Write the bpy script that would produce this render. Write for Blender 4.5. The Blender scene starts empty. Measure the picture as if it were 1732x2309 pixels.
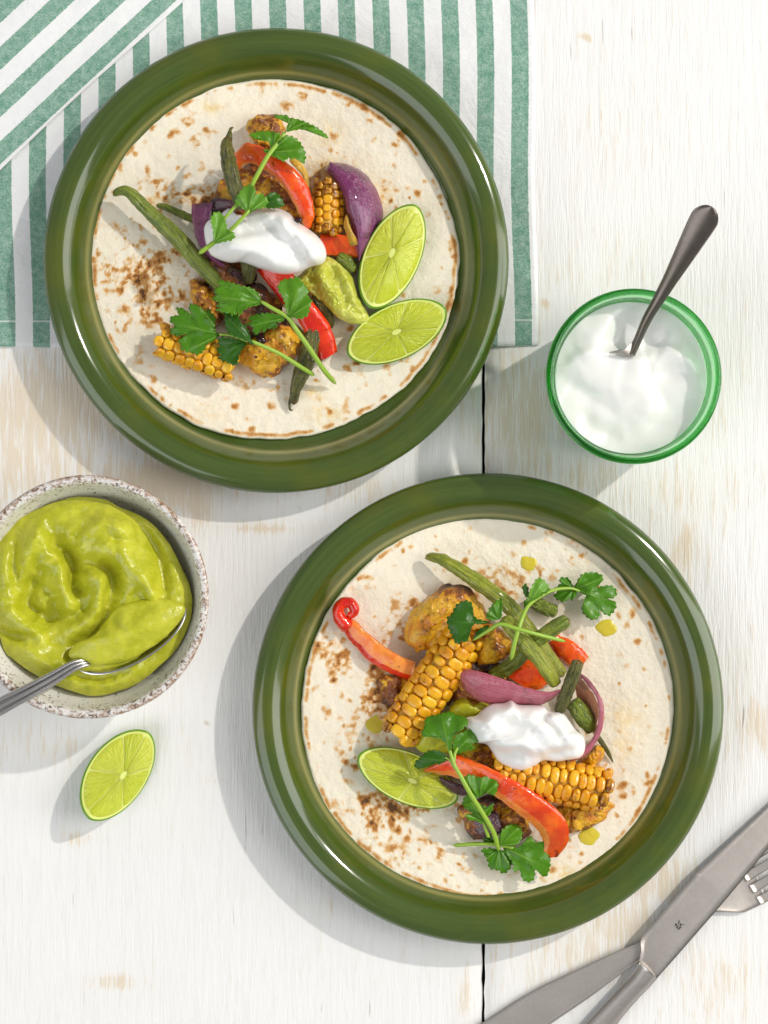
import bpy, math, random
import numpy as np
from mathutils import Vector, Matrix, Euler

# ------------------------------------------------------------------ camera, light, exposure
S = bpy.context.scene
COL = S.collection
PX = 0.00024            # metres per photograph pixel on the table top
CAM_H = 1.1             # camera height above the table
R = math.radians
rng = random.Random(7)

cam = bpy.data.cameras.new('camera')
cam.sensor_fit = 'VERTICAL'; cam.sensor_height = 36; cam.sensor_width = 27
cam.lens = 36 * CAM_H / (2309 * PX)
cam.clip_start = 0.02; cam.clip_end = 50
co = bpy.data.objects.new('camera', cam); COL.objects.link(co)
co.location = (0, 0, CAM_H)
S.camera = co

w = bpy.data.worlds.new('World'); S.world = w; w.use_nodes = True
bg = w.node_tree.nodes['Background']
bg.inputs[0].default_value = (0.975, 0.985, 1.0, 1); bg.inputs[1].default_value = 0.31

def area(name, loc, target, power, size, size_y=None, color=(1, 1, 1), shape=None):
    l = bpy.data.lights.new(name, 'AREA'); l.energy = power; l.color = color
    l.shape = shape or ('RECTANGLE' if size_y else 'DISK'); l.size = size
    if size_y: l.size_y = size_y
    o = bpy.data.objects.new(name, l); COL.objects.link(o); o.location = loc
    l.cycles.is_caustics_light = name == 'key_lamp'
    o.rotation_euler = (Vector(target) - Vector(loc)).to_track_quat('-Z', 'Y').to_euler()
    return o
# hard studio key from the upper right, about 39 degrees high
area('key_lamp', (2.56, 1.80, 2.50), (0, 0, 0), 84, 0.10, color=(1.0, 0.955, 0.885))
# tall softbox standing beside the table
area('softbox', (2.4, 0.1, 1.25), (0, 0, 0), 62, 1.5, 3.6, color=(1.0, 0.99, 0.97))

# broad cool area lamp added on the opposite side, imitating card bounce
area('side_fill', (-2.0, -1.3, 1.55), (0, 0, 0), 40, 2.2, 2.8, color=(0.93, 0.97, 1.0))

S.view_settings.view_transform = 'Standard'; S.view_settings.look = 'None'
S.view_settings.exposure = 0.09; S.view_settings.gamma = 1.0
S.view_settings.use_curve_mapping = False
S.cycles.use_denoising = True
S.cycles.sample_clamp_indirect = 5.0
S.cycles.max_bounces = 16; S.cycles.transmission_bounces = 12; S.cycles.transparent_max_bounces = 12
S.cycles.caustics_refractive = True; S.cycles.caustics_reflective = False
S.cycles.blur_glossy = 0.6

# ------------------------------------------------------------------ coordinates
def W(x, y, z):
    """photograph pixel + height in mm -> metres"""
    f = (1 - z * 0.001 / CAM_H) * PX
    return ((x - 866.0) * f, (1154.5 - y) * f, z * 0.001)
def WA(P):
    P = np.asarray(P, float); f = (1 - P[:, 2] * 0.001 / CAM_H) * PX
    return np.stack([(P[:, 0] - 866.0) * f, (1154.5 - P[:, 1]) * f, P[:, 2] * 0.001], 1)
ZM = {'s': (0, 0, 1), 'd': (0, 0, 0.95785), '1': (200, 200, 3.6867), '2': (550, 200, 3.318), '3': (340, 580, 3.456),
      '4': (680, 1200, 3.318), '5': (1000, 1220, 3.6867), '6': (780, 1580, 2.592), '7': (0, 1050, 3.318),
      '8': (1180, 440, 3.318), 'K': (1080, 1780, 2.5445), 'A': (400, 400, 3.318), 'B': (180, 160, 1.8852),
      'C': (660, 1150, 1.8852), 'L': (100, 1600, 2.765), 'M': (1500, 2060, 23.7)}
def T(key, pts):
    ox, oy, s = ZM[key]
    return [(p[0] / s + ox, p[1] / s + oy) + tuple(p[2:]) for p in pts]

# ------------------------------------------------------------------ numeric helpers
def spline(P, n, closed=False):
    P = np.asarray(P, float); m = len(P)
    if closed: Q = np.concatenate([P[-1:], P, P[:2]])
    else: Q = np.concatenate([2 * P[:1] - P[1:2], P, 2 * P[-1:] - P[-2:-1]])
    segs = m if closed else m - 1
    dense = []
    for i in range(segs):
        p0, p1, p2, p3 = Q[i], Q[i + 1], Q[i + 2], Q[i + 3]
        for t in np.linspace(0, 1, 14, endpoint=False):
            dense.append(0.5 * (2 * p1 + (p2 - p0) * t + (2 * p0 - 5 * p1 + 4 * p2 - p3) * t * t + (3 * p1 - p0 - 3 * p2 + p3) * t ** 3))
    dense.append(P[0] if closed else P[-1])
    D = np.array(dense)
    a = np.concatenate([[0], np.cumsum(np.linalg.norm(np.diff(D[:, :2], axis=0), axis=1) + 1e-9)])
    u = np.linspace(0, a[-1], n, endpoint=not closed)
    return np.stack([np.interp(u, a, D[:, k]) for k in range(D.shape[1])], 1)

def vn(p, seed=0):
    p = np.asarray(p, float); i = np.floor(p).astype(np.int64); f = p - i; f = f * f * (3 - 2 * f)
    out = np.zeros(len(p))
    for dx in (0, 1):
        for dy in (0, 1):
            for dz in (0, 1):
                h = ((i[:, 0] + dx) * 374761393 + (i[:, 1] + dy) * 668265263 + (i[:, 2] + dz) * 1274126177 + seed * 144269504) & 0xffffffff
                h = ((h ^ (h >> 13)) * 1274126177) & 0xffffffff
                h = (h ^ (h >> 16)) & 0xffff
                wt = (f[:, 0] if dx else 1 - f[:, 0]) * (f[:, 1] if dy else 1 - f[:, 1]) * (f[:, 2] if dz else 1 - f[:, 2])
                out += wt * h / 65535.0
    return out
def fbm(p, octv=3, seed=0, gain=0.5):
    p = np.asarray(p, float); a = 1; tot = 0; o = np.zeros(len(p))
    for k in range(octv):
        o += a * vn(p, seed + k * 17); tot += a; a *= gain; p = p * 2.03
    return o / tot
def n3(X, Y, sc, seed=0, octv=3):
    X = np.asarray(X, float).ravel(); Y = np.asarray(Y, float).ravel()
    return fbm(np.stack([X * sc, Y * sc, np.full(len(X), 0.37 + seed)], 1), octv, seed)
def sstep(a, b, x):
    t = np.clip((x - a) / (b - a), 0, 1); return t * t * (3 - 2 * t)

def stroke_field(X, Y, strokes, sigma=4.5):
    """the strokes below, softened on a pixel grid"""
    x0, x1, y0, y1 = X.min() - 12, X.max() + 12, Y.min() - 12, Y.max() + 12
    st = max((x1 - x0) / 240, (y1 - y0) / 240, 1.0); nx = int((x1 - x0) / st) + 2; ny = int((y1 - y0) / st) + 2
    GX, GY = np.meshgrid(x0 + st * np.arange(nx), y0 + st * np.arange(ny), indexing='ij')
    G = stroke_raw(GX.ravel(), GY.ravel(), strokes).reshape(nx, ny)
    sg = sigma / st; k = int(3 * sg) + 1; ker = np.exp(-0.5 * (np.arange(-k, k + 1) / sg) ** 2); ker /= ker.sum()
    Gp = np.pad(G, k, mode='edge')
    Gp = sum(ker[i] * Gp[i:i + nx, :] for i in range(2 * k + 1)); Gp = sum(ker[i] * Gp[:, i:i + ny] for i in range(2 * k + 1))
    fx = np.clip((X - x0) / st, 0, nx - 1.001); fy = np.clip((Y - y0) / st, 0, ny - 1.001); ix = fx.astype(int); iy = fy.astype(int); fx -= ix; fy -= iy
    return Gp[ix, iy] * (1 - fx) * (1 - fy) + Gp[ix + 1, iy] * fx * (1 - fy) + Gp[ix, iy + 1] * (1 - fx) * fy + Gp[ix + 1, iy + 1] * fx * fy
def stroke_raw(X, Y, strokes):
    """sum of soft ridges (+) and creases (-); each stroke = (pts px, width_left, width_right, amp mm)"""
    Z = np.zeros(len(X))
    for pts, wl, wr, amp in strokes:
        P = spline(pts, max(12, 6 * len(pts)))
        best = np.full(len(X), 1e9); side = np.ones(len(X)); tt = np.zeros(len(X))
        for i in range(len(P) - 1):
            a, b = P[i, :2], P[i + 1, :2]; d = b - a; L2 = d @ d + 1e-9
            t = np.clip(((X - a[0]) * d[0] + (Y - a[1]) * d[1]) / L2, 0, 1)
            ex = X - (a[0] + t * d[0]); ey = Y - (a[1] + t * d[1])
            q = ex * ex + ey * ey; m = q < best
            best[m] = q[m]; side[m] = ((d[0] * ey - d[1] * ex) / (np.sqrt(L2 * q) + 1e-9))[m]; tt[m] = ((i + t) / (len(P) - 1))[m]
        dd = np.sqrt(best); wd = wl + (wr - wl) * (0.5 + 0.5 * np.clip(side, -1, 1))
        Z += amp * np.exp(-(dd / wd) ** 2) * np.clip(0.35 + 1.3 * np.sin(np.pi * np.clip(tt, 0.06, 0.94)), 0, 1)
    return Z

# ------------------------------------------------------------------ object helpers
def mkmesh(name, V, F, mat=None, smooth=True, attrs=None):
    me = bpy.data.meshes.new(name)
    me.from_pydata([tuple(v) for v in V], [], [tuple(int(i) for i in f) for f in F])
    if mat: me.materials.append(mat)
    me.polygons.foreach_set('use_smooth', [smooth] * len(me.polygons))
    for k, a in (attrs or {}).items():
        at = me.attributes.new(k, 'FLOAT', 'POINT'); at.data.foreach_set('value', np.asarray(a, np.float32))
    me.update(); return me
def thing(name, label, cat, loc, group=None, rot=None):
    o = bpy.data.objects.new(name, None); COL.objects.link(o); o.location = loc
    o.empty_display_size = 0.01
    if rot: o.rotation_euler = rot
    o['label'] = label; o['category'] = cat
    if group: o['group'] = group
    return o
def obj(name, VF, mat, parent=None, label=None, cat=None, group=None, attrs=None, smooth=True, origin=None):
    V, F = VF[0], VF[1]; V = np.asarray(V, float)
    if parent is not None:
        q = parent; base = np.zeros(3)
        while q is not None: base = base + np.array(q.location); q = q.parent
    elif origin is not None: base = np.array(origin, float)
    else: base = np.array([V[:, 0].mean(), V[:, 1].mean(), V[:, 2].min()])
    o = bpy.data.objects.new(name, mkmesh(name, V - base, F, mat, smooth, attrs)); COL.objects.link(o)
    if parent is not None: o.parent = parent
    else: o.location = base
    if label: o['label'] = label
    if cat: o['category'] = cat
    if group: o['group'] = group
    return o
def loc_of(pts, z):
    P = np.asarray([p[:2] for p in pts], float).mean(0); return W(P[0], P[1], z)

# ------------------------------------------------------------------ shape builders (return V, F in metres)
def gridfaces(n, m, closed_m=False, off=0, flip=False):
    F = []
    for i in range(n - 1):
        for j in range(m if closed_m else m - 1):
            a = off + i * m + j; b = off + i * m + (j + 1) % m; c = off + (i + 1) * m + (j + 1) % m; d = off + (i + 1) * m + j
            F.append((a, d, c, b) if flip else (a, b, c, d))
    return F
def lathe(prof, seg=128, cap=True):
    """prof: list of (r, z) metres, outside bottom centre -> up -> inside centre"""
    prof = np.asarray(prof, float); th = np.linspace(0, 2 * np.pi, seg, endpoint=False)
    V = np.stack([np.outer(prof[:, 0], np.cos(th)), np.outer(prof[:, 0], np.sin(th)), np.repeat(prof[:, 1:2], seg, 1)], 2).reshape(-1, 3)
    return V, gridfaces(len(prof), seg, True)
def blob(outl, h0, h1, hb, power=2.4, rings=18, seg=72, amp=1.0, fs=0.2, seed=1, cpt=None, strokes=(), edge=0.5, sigma=4.5, xy=0.5, skew=None, amp2=0.0, fs2=0.5):
    """rounded mass with a traced outline; top from h0 (rim) to h1 (peak), standing on hb (mm)"""
    O = spline([p[:2] for p in outl], seg, True)
    c = np.array(cpt, float) if cpt is not None else O.mean(0)
    P = []; s_list = []
    for k in range(rings + 1):
        t = k / rings; s = 1 - (1 - t) ** 1.7; s = max(s, 0.0005)
        xyp = c + (O - c) * s
        z = h0 + (h1 - h0) * (max(0, 1 - s ** power)) ** edge
        P.append(np.column_stack([xyp, np.full(seg, z)])); s_list += [s] * seg
    top = np.concatenate(P); s_arr = np.array(s_list)
    Q = top * np.array([PX * 1000, PX * 1000, 1.0])
    dn = fbm(Q * fs, 3, seed) - 0.5; dx = fbm(Q * fs, 2, seed + 5) - 0.5; dy = fbm(Q * fs, 2, seed + 9) - 0.5
    fade = 1 - 0.35 * s_arr
    top[:, 2] += 2 * amp * dn * fade
    top[:, 0] += 2 * amp * xy * dx / (PX * 1000); top[:, 1] += 2 * amp * xy * dy / (PX * 1000)
    if amp2: top[:, 2] += 2 * amp2 * (fbm(Q * fs2, 3, seed + 31) - 0.5) * fade
    if skew is not None:
        top[:, 2] += (skew[0] * (top[:, 0] - c[0]) + skew[1] * (top[:, 1] - c[1]))
    if strokes: top[:, 2] += stroke_field(top[:, 0], top[:, 1], strokes, sigma) * (1 - s_arr ** 9)
    rim = top[-seg:].copy()
    under = []
    for f, zf in ((0.985, 0.6), (0.93, 0.15), (0.8, 0.0), (0.0005, 0.0)):
        r = rim.copy(); r[:, :2] = c + (rim[:, :2] - c) * f; r[:, 2] = hb + (rim[:, 2] - hb) * zf if zf else hb
        under.append(r)
    V = np.concatenate([top] + under); n = rings + 1 + len(under)
    return WA(V), gridfaces(n, seg, True, flip=True), np.concatenate([s_arr, np.ones(seg * len(under))])
def tube(path, rad, n=28, m=14, flat=1.0, amp=0.0, fs=0.4, seed=1, groove=0.0, ridge=0, capr=True):
    """path: (x,y,h) px/mm, rad: px at evenly spaced stations"""
    P = spline(path, n); C = WA(P)
    t = np.linspace(0, 1, n); r = np.interp(t, np.linspace(0, 1, len(rad)), rad) * PX
    if capr:
        e = 2.2 / n; r = r * np.sqrt(np.clip(1 - np.clip((e - np.minimum(t, 1 - t)) / e, 0, 0.985) ** 2, 0, 1))
    tan = np.gradient(C, axis=0); tan /= np.linalg.norm(tan, axis=1)[:, None] + 1e-12
    V = []; T_ = []
    for i in range(n):
        side = np.cross(tan[i], [0, 0, 1.0]); side /= np.linalg.norm(side) + 1e-9; up = np.cross(side, tan[i])
        for j in range(m):
            a = 2 * np.pi * j / m
            rr = r[i] * (1 - groove * math.exp(-((a - math.pi / 2) / 0.3) ** 2)) * (1 + (0.06 * math.cos(ridge * a) if ridge else 0))
            V.append(C[i] + side * math.cos(a) * rr + up * math.sin(a) * rr * flat); T_.append(t[i])
    V = np.array(V)
    if amp:
        d = (fbm(V * 1000 * fs, 3, seed) - 0.5)
        ctr = np.repeat(C, m, 0); V = ctr + (V - ctr) * (1 + amp * 2 * d)[:, None]
    F = gridfaces(n, m, True, flip=True)
    V = np.concatenate([V, C[:1], C[-1:]]); a, b = n * m, n * m + 1
    F += [(j, (j + 1) % m, a) for j in range(m)] + [((n - 1) * m + (j + 1) % m, (n - 1) * m + j, b) for j in range(m)]
    return V, F, np.array(T_ + [0, 1])
def ribbon(L, Rr, bulge, thick, n=36, m=11, amp=0.0, fs=0.3, seed=1, pw=0.7, curl=0.55, skin=(0.0, 1.0), jit=0.0):
    """strip between two traced edges (x,y,h); returns top skin and flesh (underside, edges) as two shells"""
    A = spline(L, n); B = spline(Rr, n)
    if jit:
        for Q_, sd in ((A, seed), (B, seed + 50)):
            for k_ in (0, 1): Q_[:, k_] += (fbm(np.stack([np.arange(n) * 0.33, np.full(n, sd + 7.3 * k_), np.zeros(n)], 1), 3, sd) - 0.5) * 2 * jit
    v = np.linspace(0, 1, m); u = np.linspace(0, 1, n)
    top = A[:, None, :] * (1 - v)[None, :, None] + B[:, None, :] * v[None, :, None]
    prof = np.clip(1 - (2 * v - 1) ** 2, 0, 1) ** pw
    wob = np.zeros((n, m))
    if amp:
        q = top.reshape(-1, 3) * np.array([PX * 1000, PX * 1000, 1]); wob = ((fbm(q * fs, 3, seed) - 0.5) * 2 * amp).reshape(n, m)
    top[:, :, 2] += bulge * prof[None, :] + wob
    bot = top.copy(); bot[:, :, 2] -= thick * (0.55 + 0.45 * prof[None, :])
    mid = top[:, m // 2, :2][:, None, :]
    bot[:, :, :2] = mid + (bot[:, :, :2] - mid) * 0.97
    Vt = WA(top.reshape(-1, 3)); Vb = WA(bot.reshape(-1, 3))
    Fa = gridfaces(n, m, flip=True); vf = [((i_ % (m - 1)) + 0.5) / (m - 1) for i_ in range(len(Fa))]
    Ft = [f_ for f_, q_ in zip(Fa, vf) if skin[0] <= q_ <= skin[1]]; Fo = [f_ for f_, q_ in zip(Fa, vf) if not (skin[0] <= q_ <= skin[1])]
    N = n * m; V2 = np.concatenate([Vt, Vb]); F2 = gridfaces(n, m, off=N) + Fo
    for i in range(n - 1):
        F2.append((i * m, (i + 1) * m, N + (i + 1) * m, N + i * m))
        F2.append((i * m + m - 1, N + i * m + m - 1, N + (i + 1) * m + m - 1, (i + 1) * m + m - 1))
    for j in range(m - 1):
        F2.append((j, N + j, N + j + 1, j + 1))
        a = (n - 1) * m + j; F2.append((a, a + 1, N + a + 1, N + a))
    at = np.repeat(u, m)
    return (Vt, Ft, at, np.tile(v, n)), (V2, F2, np.concatenate([at, at]))
def solid_ribbon(*a, **k):
    (Vt, Ft, at, vv), (V2, F2, at2) = ribbon(*a, **k)
    return V2, Ft + F2, at2
def paddle(axis, widths, n=40):
    q = 1 - (1 - np.linspace(0, 1, n)) ** 2.0; A = spline(axis, 600)[np.clip((q * 599).astype(int), 0, 599)]; tn = np.gradient(A[:, :2], axis=0); tn /= np.linalg.norm(tn, axis=1)[:, None] + 1e-9
    tn[-3:] = tn[-4]; nn = np.stack([-tn[:, 1], tn[:, 0]], 1); wd = np.interp(q, [w_[0] for w_ in widths], [w_[1] for w_ in widths])
    wd *= np.sqrt(np.clip(1 - np.clip((q - 0.90) / 0.10, 0, 0.9999) ** 2, 0, 1))
    L = np.column_stack([A[:, :2] - nn * wd[:, None], A[:, 2]]); Rr = np.column_stack([A[:, :2] + nn * wd[:, None], A[:, 2]])
    return [tuple(p) for p in L], [tuple(p) for p in Rr]
def box(cx, cy, cz, sx, sy, sz):
    V = [(cx + a * sx / 2, cy + b * sy / 2, cz + c * sz / 2) for a in (-1, 1) for b in (-1, 1) for c in (-1, 1)]
    return np.array(V), [(0, 1, 3, 2), (4, 6, 7, 5), (0, 4, 5, 1), (2, 3, 7, 6), (0, 2, 6, 4), (1, 5, 7, 3)]

# ------------------------------------------------------------------ material helpers
class NM:
    def __init__(s, name):
        s.mat = bpy.data.materials.new(name); s.mat.use_nodes = True; s.nt = s.mat.node_tree
        s.b = s.nt.nodes['Principled BSDF']; s.out = s.nt.nodes['Material Output']
    def node(s, typ, **props):
        n = s.nt.nodes.new(typ)
        for k, v in props.items(): setattr(n, k, v)
        return n
    def put(s, sock, v):
        if isinstance(v, bpy.types.NodeSocket): s.nt.links.new(v, sock)
        elif isinstance(v, (tuple, list)) and len(v) == 3 and sock.type == 'RGBA': sock.default_value = (*v, 1)
        else: sock.default_value = v
    def set(s, **kw):
        names = {'base': 'Base Color', 'rough': 'Roughness', 'metal': 'Metallic', 'sss': 'Subsurface Weight', 'sssr': 'Subsurface Radius', 'ssss': 'Subsurface Scale',
                 'coat': 'Coat Weight', 'coatr': 'Coat Roughness', 'trans': 'Transmission Weight', 'ior': 'IOR', 'normal': 'Normal', 'spec': 'Specular IOR Level', 'sheen': 'Sheen Weight', 'alpha': 'Alpha'}
        for k, v in kw.items(): s.put(s.b.inputs[names[k]], v)
        return s
    def obj(s): return s.node('ShaderNodeTexCoord').outputs['Object']
    def map(s, vec, scale=(1, 1, 1), loc=(0, 0, 0)):
        n = s.node('ShaderNodeMapping'); s.put(n.inputs['Vector'], vec); n.inputs['Scale'].default_value = scale; n.inputs['Location'].default_value = loc
        return n.outputs[0]
    def noise(s, vec, scale, detail=3, rough=0.5, dist=0.0):
        n = s.node('ShaderNodeTexNoise'); s.put(n.inputs['Vector'], vec); n.inputs['Scale'].default_value = scale
        n.inputs['Detail'].default_value = detail; n.inputs['Roughness'].default_value = rough; n.inputs['Distortion'].default_value = dist
        return n.outputs[0]
    def voro(s, vec, scale, feat='F1'):
        n = s.node('ShaderNodeTexVoronoi', feature=feat); s.put(n.inputs['Vector'], vec); n.inputs['Scale'].default_value = scale
        return n.outputs[0]
    def math(s, op, a, b=0.0, c=0.0):
        n = s.node('ShaderNodeMath', operation=op); s.put(n.inputs[0], a); s.put(n.inputs[1], b); s.put(n.inputs[2], c); return n.outputs[0]
    def ss(s, a, b, x):
        n = s.node('ShaderNodeMapRange', interpolation_type='SMOOTHSTEP'); s.put(n.inputs[0], x); n.inputs[1].default_value = a; n.inputs[2].default_value = b
        return n.outputs[0]
    def mix(s, f, a, b):
        n = s.node('ShaderNodeMix', data_type='RGBA'); s.put(n.inputs[0], f); s.put(n.inputs[6], a); s.put(n.inputs[7], b); return n.outputs[2]
    def attr(s, name): return s.node('ShaderNodeAttribute', attribute_name=name).outputs['Fac']
    def bump(s, h, strength=0.4, dist=0.001, normal=None):
        n = s.node('ShaderNodeBump'); s.put(n.inputs['Height'], h); n.inputs['Strength'].default_value = strength; n.inputs['Distance'].default_value = dist
        if normal is not None: s.put(n.inputs['Normal'], normal)
        return n.outputs[0]
    def rand(s): return s.node('ShaderNodeObjectInfo').outputs['Random']
# ------------------------------------------------------------------ materials
def m_wood():
    m = NM('white painted plank'); o = m.obj()
    g1 = m.noise(m.map(o, (1, 0.05, 1)), 1150, 3, 0.65)            # fine grain lines along y
    g2 = m.noise(m.map(o, (1, 0.09, 1)), 300, 4, 0.65, 0.4)
    patch = m.noise(o, 9, 4, 0.6)
    wear = m.attr('wear')
    streak = m.math('MULTIPLY_ADD', g1, 0.55, m.math('MULTIPLY', g2, 0.55))
    lev = m.math('ADD', streak, m.math('MULTIPLY_ADD', wear, 0.34, m.math('MULTIPLY', patch, 0.16)))
    f = m.ss(0.73, 0.90, lev)
    tan = m.mix(g2, (0.62, 0.45, 0.25), (0.74, 0.62, 0.44))
    white = m.mix(m.noise(o, 14, 3), (0.80, 0.785, 0.76), (0.845, 0.835, 0.825))
    white = m.mix(m.math('MULTIPLY', m.ss(0.45, 0.7, g2), 0.22), white, (0.70, 0.665, 0.61))
    white = m.mix(m.math('MULTIPLY', wear, 0.3), white, (0.78, 0.71, 0.58))
    col = m.mix(m.math('MULTIPLY', f, 0.62), white, tan)
    cr = m.noise(m.map(o, (1, 0.05, 1)), 420, 2, 0.5)             # thin dark pores
    pore = m.math('MULTIPLY', m.ss(0.70, 0.76, cr), m.ss(0.45, 0.6, m.noise(o, 30, 2)))
    col = m.mix(m.math('MULTIPLY', pore, 0.55), col, (0.36, 0.30, 0.24))
    spot = m.math('MULTIPLY', m.ss(0.10, 0.04, m.voro(o, 38)), m.ss(0.62, 0.70, m.noise(o, 55, 2)))
    col = m.mix(m.math('MULTIPLY', spot, 0.5), col, (0.45, 0.33, 0.2))
    h = m.math('ADD', m.math('MULTIPLY', g1, 0.6), m.math('SUBTRACT', m.math('MULTIPLY', g2, 1.0), m.math('MULTIPLY', pore, 0.8)))
    return m.set(base=col, rough=0.5, spec=0.35, normal=m.bump(h, 0.6, 0.0008)).mat
def m_plain(name, base, rough=0.5, metal=0.0, **k):
    return NM(name).set(base=base, rough=rough, metal=metal, **k).mat
def m_towel():
    m = NM('green striped cotton'); u = m.attr('u'); v = m.attr('v'); o = m.obj()
    wob = m.math('MULTIPLY', m.math('SUBTRACT', m.noise(o, 1500, 1), 0.5), 3.5)
    ph = m.math('FRACT', m.math('DIVIDE', m.math('ADD', m.math('SUBTRACT', u, 15.0), m.math('ADD', wob, 775.5)), 77.55))
    g = m.math('MULTIPLY', m.ss(0.0, 0.012, ph), m.ss(0.505, 0.493, ph))
    g = m.math('MULTIPLY', g, m.ss(7.0, 9.0, u))
    st = m.math('MULTIPLY', m.ss(55.0, 56.5, v), m.ss(60.5, 59.0, v))
    g = m.math('MULTIPLY', g, m.math('SUBTRACT', 1.0, m.math('MULTIPLY', st, 0.55)))
    # woven threads
    w1 = m.math('SINE', m.math('MULTIPLY', u, 1.9)); w2 = m.math('SINE', m.math('MULTIPLY', v, 1.7))
    wv = m.math('MULTIPLY', w1, w2)
    fz = m.noise(o, 1300, 3, 0.7); fz2 = m.noise(o, 240, 4, 0.7)
    gt = m.math('ADD', m.math('MULTIPLY', fz, 0.65), m.math('ADD', m.math('MULTIPLY', wv, 0.10), m.math('MULTIPLY', fz2, 0.45)))
    green = m.mix(m.ss(0.38, 0.80, gt), (0.10, 0.275, 0.185), (0.46, 0.60, 0.52))
    white = m.mix(fz2, (0.80, 0.80, 0.80), (0.88, 0.88, 0.875))
    col = m.mix(g, white, green)
    h = m.math('ADD', m.math('MULTIPLY', wv, 0.3), m.math('ADD', fz, m.math('MULTIPLY_ADD', fz2, 1.6, m.math('MULTIPLY', m.noise(o, 28, 4, 0.6, 0.8), 9.0))))
    return m.set(base=col, rough=0.9, spec=0.15, sheen=0.15, normal=m.bump(h, 0.45, 0.0006)).mat
def m_glaze():
    m = NM('green plate glaze'); o = m.obj()
    sx = m.node('ShaderNodeSeparateXYZ'); m.put(sx.inputs[0], o)
    x, y, z = sx.outputs
    r = m.math('SQRT', m.math('ADD', m.math('MULTIPLY', x, x), m.math('MULTIPLY', y, y)))
    ang = m.math('ARCTAN2', y, x)
    cb = m.node('ShaderNodeCombineXYZ'); m.put(cb.inputs[0], m.math('MULTIPLY', r, 330.0)); m.put(cb.inputs[1], m.math('MULTIPLY', m.math('SINE', ang), 1.3)); m.put(cb.inputs[2], m.math('MULTIPLY', m.math('COSINE', ang), 1.3))
    br = m.noise(cb.outputs[0], 1.0, 4, 0.65)
    cl = m.noise(o, 22, 3, 0.6)
    c1 = m.mix(m.ss(0.12, 0.92, br), (0.036, 0.066, 0.007), (0.074, 0.118, 0.018))
    c1 = m.mix(m.math('MULTIPLY', m.ss(0.45, 0.75, cl), 0.6), c1, (0.100, 0.112, 0.006))
    # glaze breaks thin and pale on the sharp ridge inside the rim
    rid = m.attr('ridge')
    c1 = m.mix(m.math('MULTIPLY', rid, m.math('MULTIPLY_ADD', br, 0.8, 0.15)), c1, (0.42, 0.38, 0.15))
    sp = m.ss(0.74, 0.80, m.noise(o, 900, 2))
    c1 = m.mix(m.math('MULTIPLY', sp, 0.25), c1, (0.4, 0.45, 0.2))
    return m.set(base=c1, rough=m.math('MULTIPLY_ADD', cl, 0.06, 0.12), spec=0.6, coat=0.25, coatr=0.04, normal=m.bump(m.math('ADD', br, m.math('MULTIPLY', cl, 2.0)), 0.06, 0.0012)).mat
def m_tortilla():
    m = NM('toasted flour tortilla'); o = m.obj(); t = m.attr('toast'); st = m.attr('stain')
    n1 = m.noise(o, 260, 4, 0.65); n2 = m.noise(o, 700, 3, 0.6)
    tt = m.math('MULTIPLY', m.math('ADD', t, m.math('MULTIPLY', m.math('MULTIPLY', t, m.math('SUBTRACT', n1, 0.5)), 2.2)), 0.85)
    base = m.mix(m.noise(o, 45, 4, 0.6), (0.86, 0.765, 0.60), (0.89, 0.835, 0.705))
    base = m.mix(m.math('MULTIPLY', m.ss(0.5, 0.72, n1), 0.25), base, (0.74, 0.65, 0.50))
    base = m.mix(m.math('MULTIPLY', st, 0.85), base, (0.78, 0.50, 0.07))
    c = m.mix(m.ss(0.08, 0.50, tt), base, (0.74, 0.46, 0.19))
    c = m.mix(m.ss(0.30, 0.85, tt), c, (0.46, 0.19, 0.04))
    c = m.mix(m.ss(0.85, 1.35, tt), c, (0.13, 0.055, 0.018))
    h = m.math('ADD', m.math('MULTIPLY', n1, 1.2), m.math('ADD', m.math('MULTIPLY', m.noise(o, 120, 3, 0.6), 1.0), m.math('MULTIPLY_ADD', n2, 0.5, m.math('MULTIPLY', t, 0.7))))
    return m.set(base=c, rough=0.62, spec=0.3, sss=0.12, sssr=(1, 0.7, 0.45), ssss=0.002, normal=m.bump(h, 0.5, 0.0010)).mat
def m_speckle():
    m = NM('speckled white stoneware'); o = m.obj(); rim = m.attr('rim')
    n = m.noise(o, 460, 3, 0.7); nb = m.noise(o, 60, 3, 0.6)
    dens = m.math('ADD', n, m.math('ADD', m.math('MULTIPLY', rim, 0.13), m.math('MULTIPLY', nb, 0.16)))
    base = m.mix(nb, (0.70, 0.67, 0.63), (0.80, 0.79, 0.78))
    c = m.mix(m.math('MULTIPLY', m.ss(0.68, 0.80, dens), 0.8), base, (0.30, 0.18, 0.10))
    n2 = m.noise(o, 430, 2, 0.6)
    c = m.mix(m.math('MULTIPLY', m.ss(0.62, 0.70, m.math('ADD', n2, m.math('MULTIPLY', rim, 0.06))), 0.85), c, (0.09, 0.05, 0.03))
    c = m.mix(m.math('MULTIPLY', m.attr('edge'), m.ss(0.35, 0.6, m.noise(o, 200, 3))), c, (0.28, 0.13, 0.05))
    return m.set(base=c, rough=0.28, spec=0.5, normal=m.bump(m.math('ADD', n, nb), 0.15, 0.001)).mat
def m_guac(name='green avocado sauce', a=(0.40, 0.415, 0.012), b=(0.57, 0.565, 0.045)):
    m = NM(name); o = m.obj(); n = m.noise(o, 90, 4, 0.6); n2 = m.noise(o, 420, 3, 0.6)
    c = m.mix(m.ss(0.3, 0.7, n), a, b)
    c = m.mix(m.math('MULTIPLY', m.ss(0.66, 0.74, n2), 0.5), c, (0.68, 0.66, 0.14))
    return m.set(base=c, rough=0.26, spec=0.5, sss=0.15, sssr=(0.6, 0.6, 0.1), ssss=0.003, normal=m.bump(m.math('ADD', n, m.math('MULTIPLY', n2, 0.35)), 0.45, 0.0020)).mat
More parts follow.
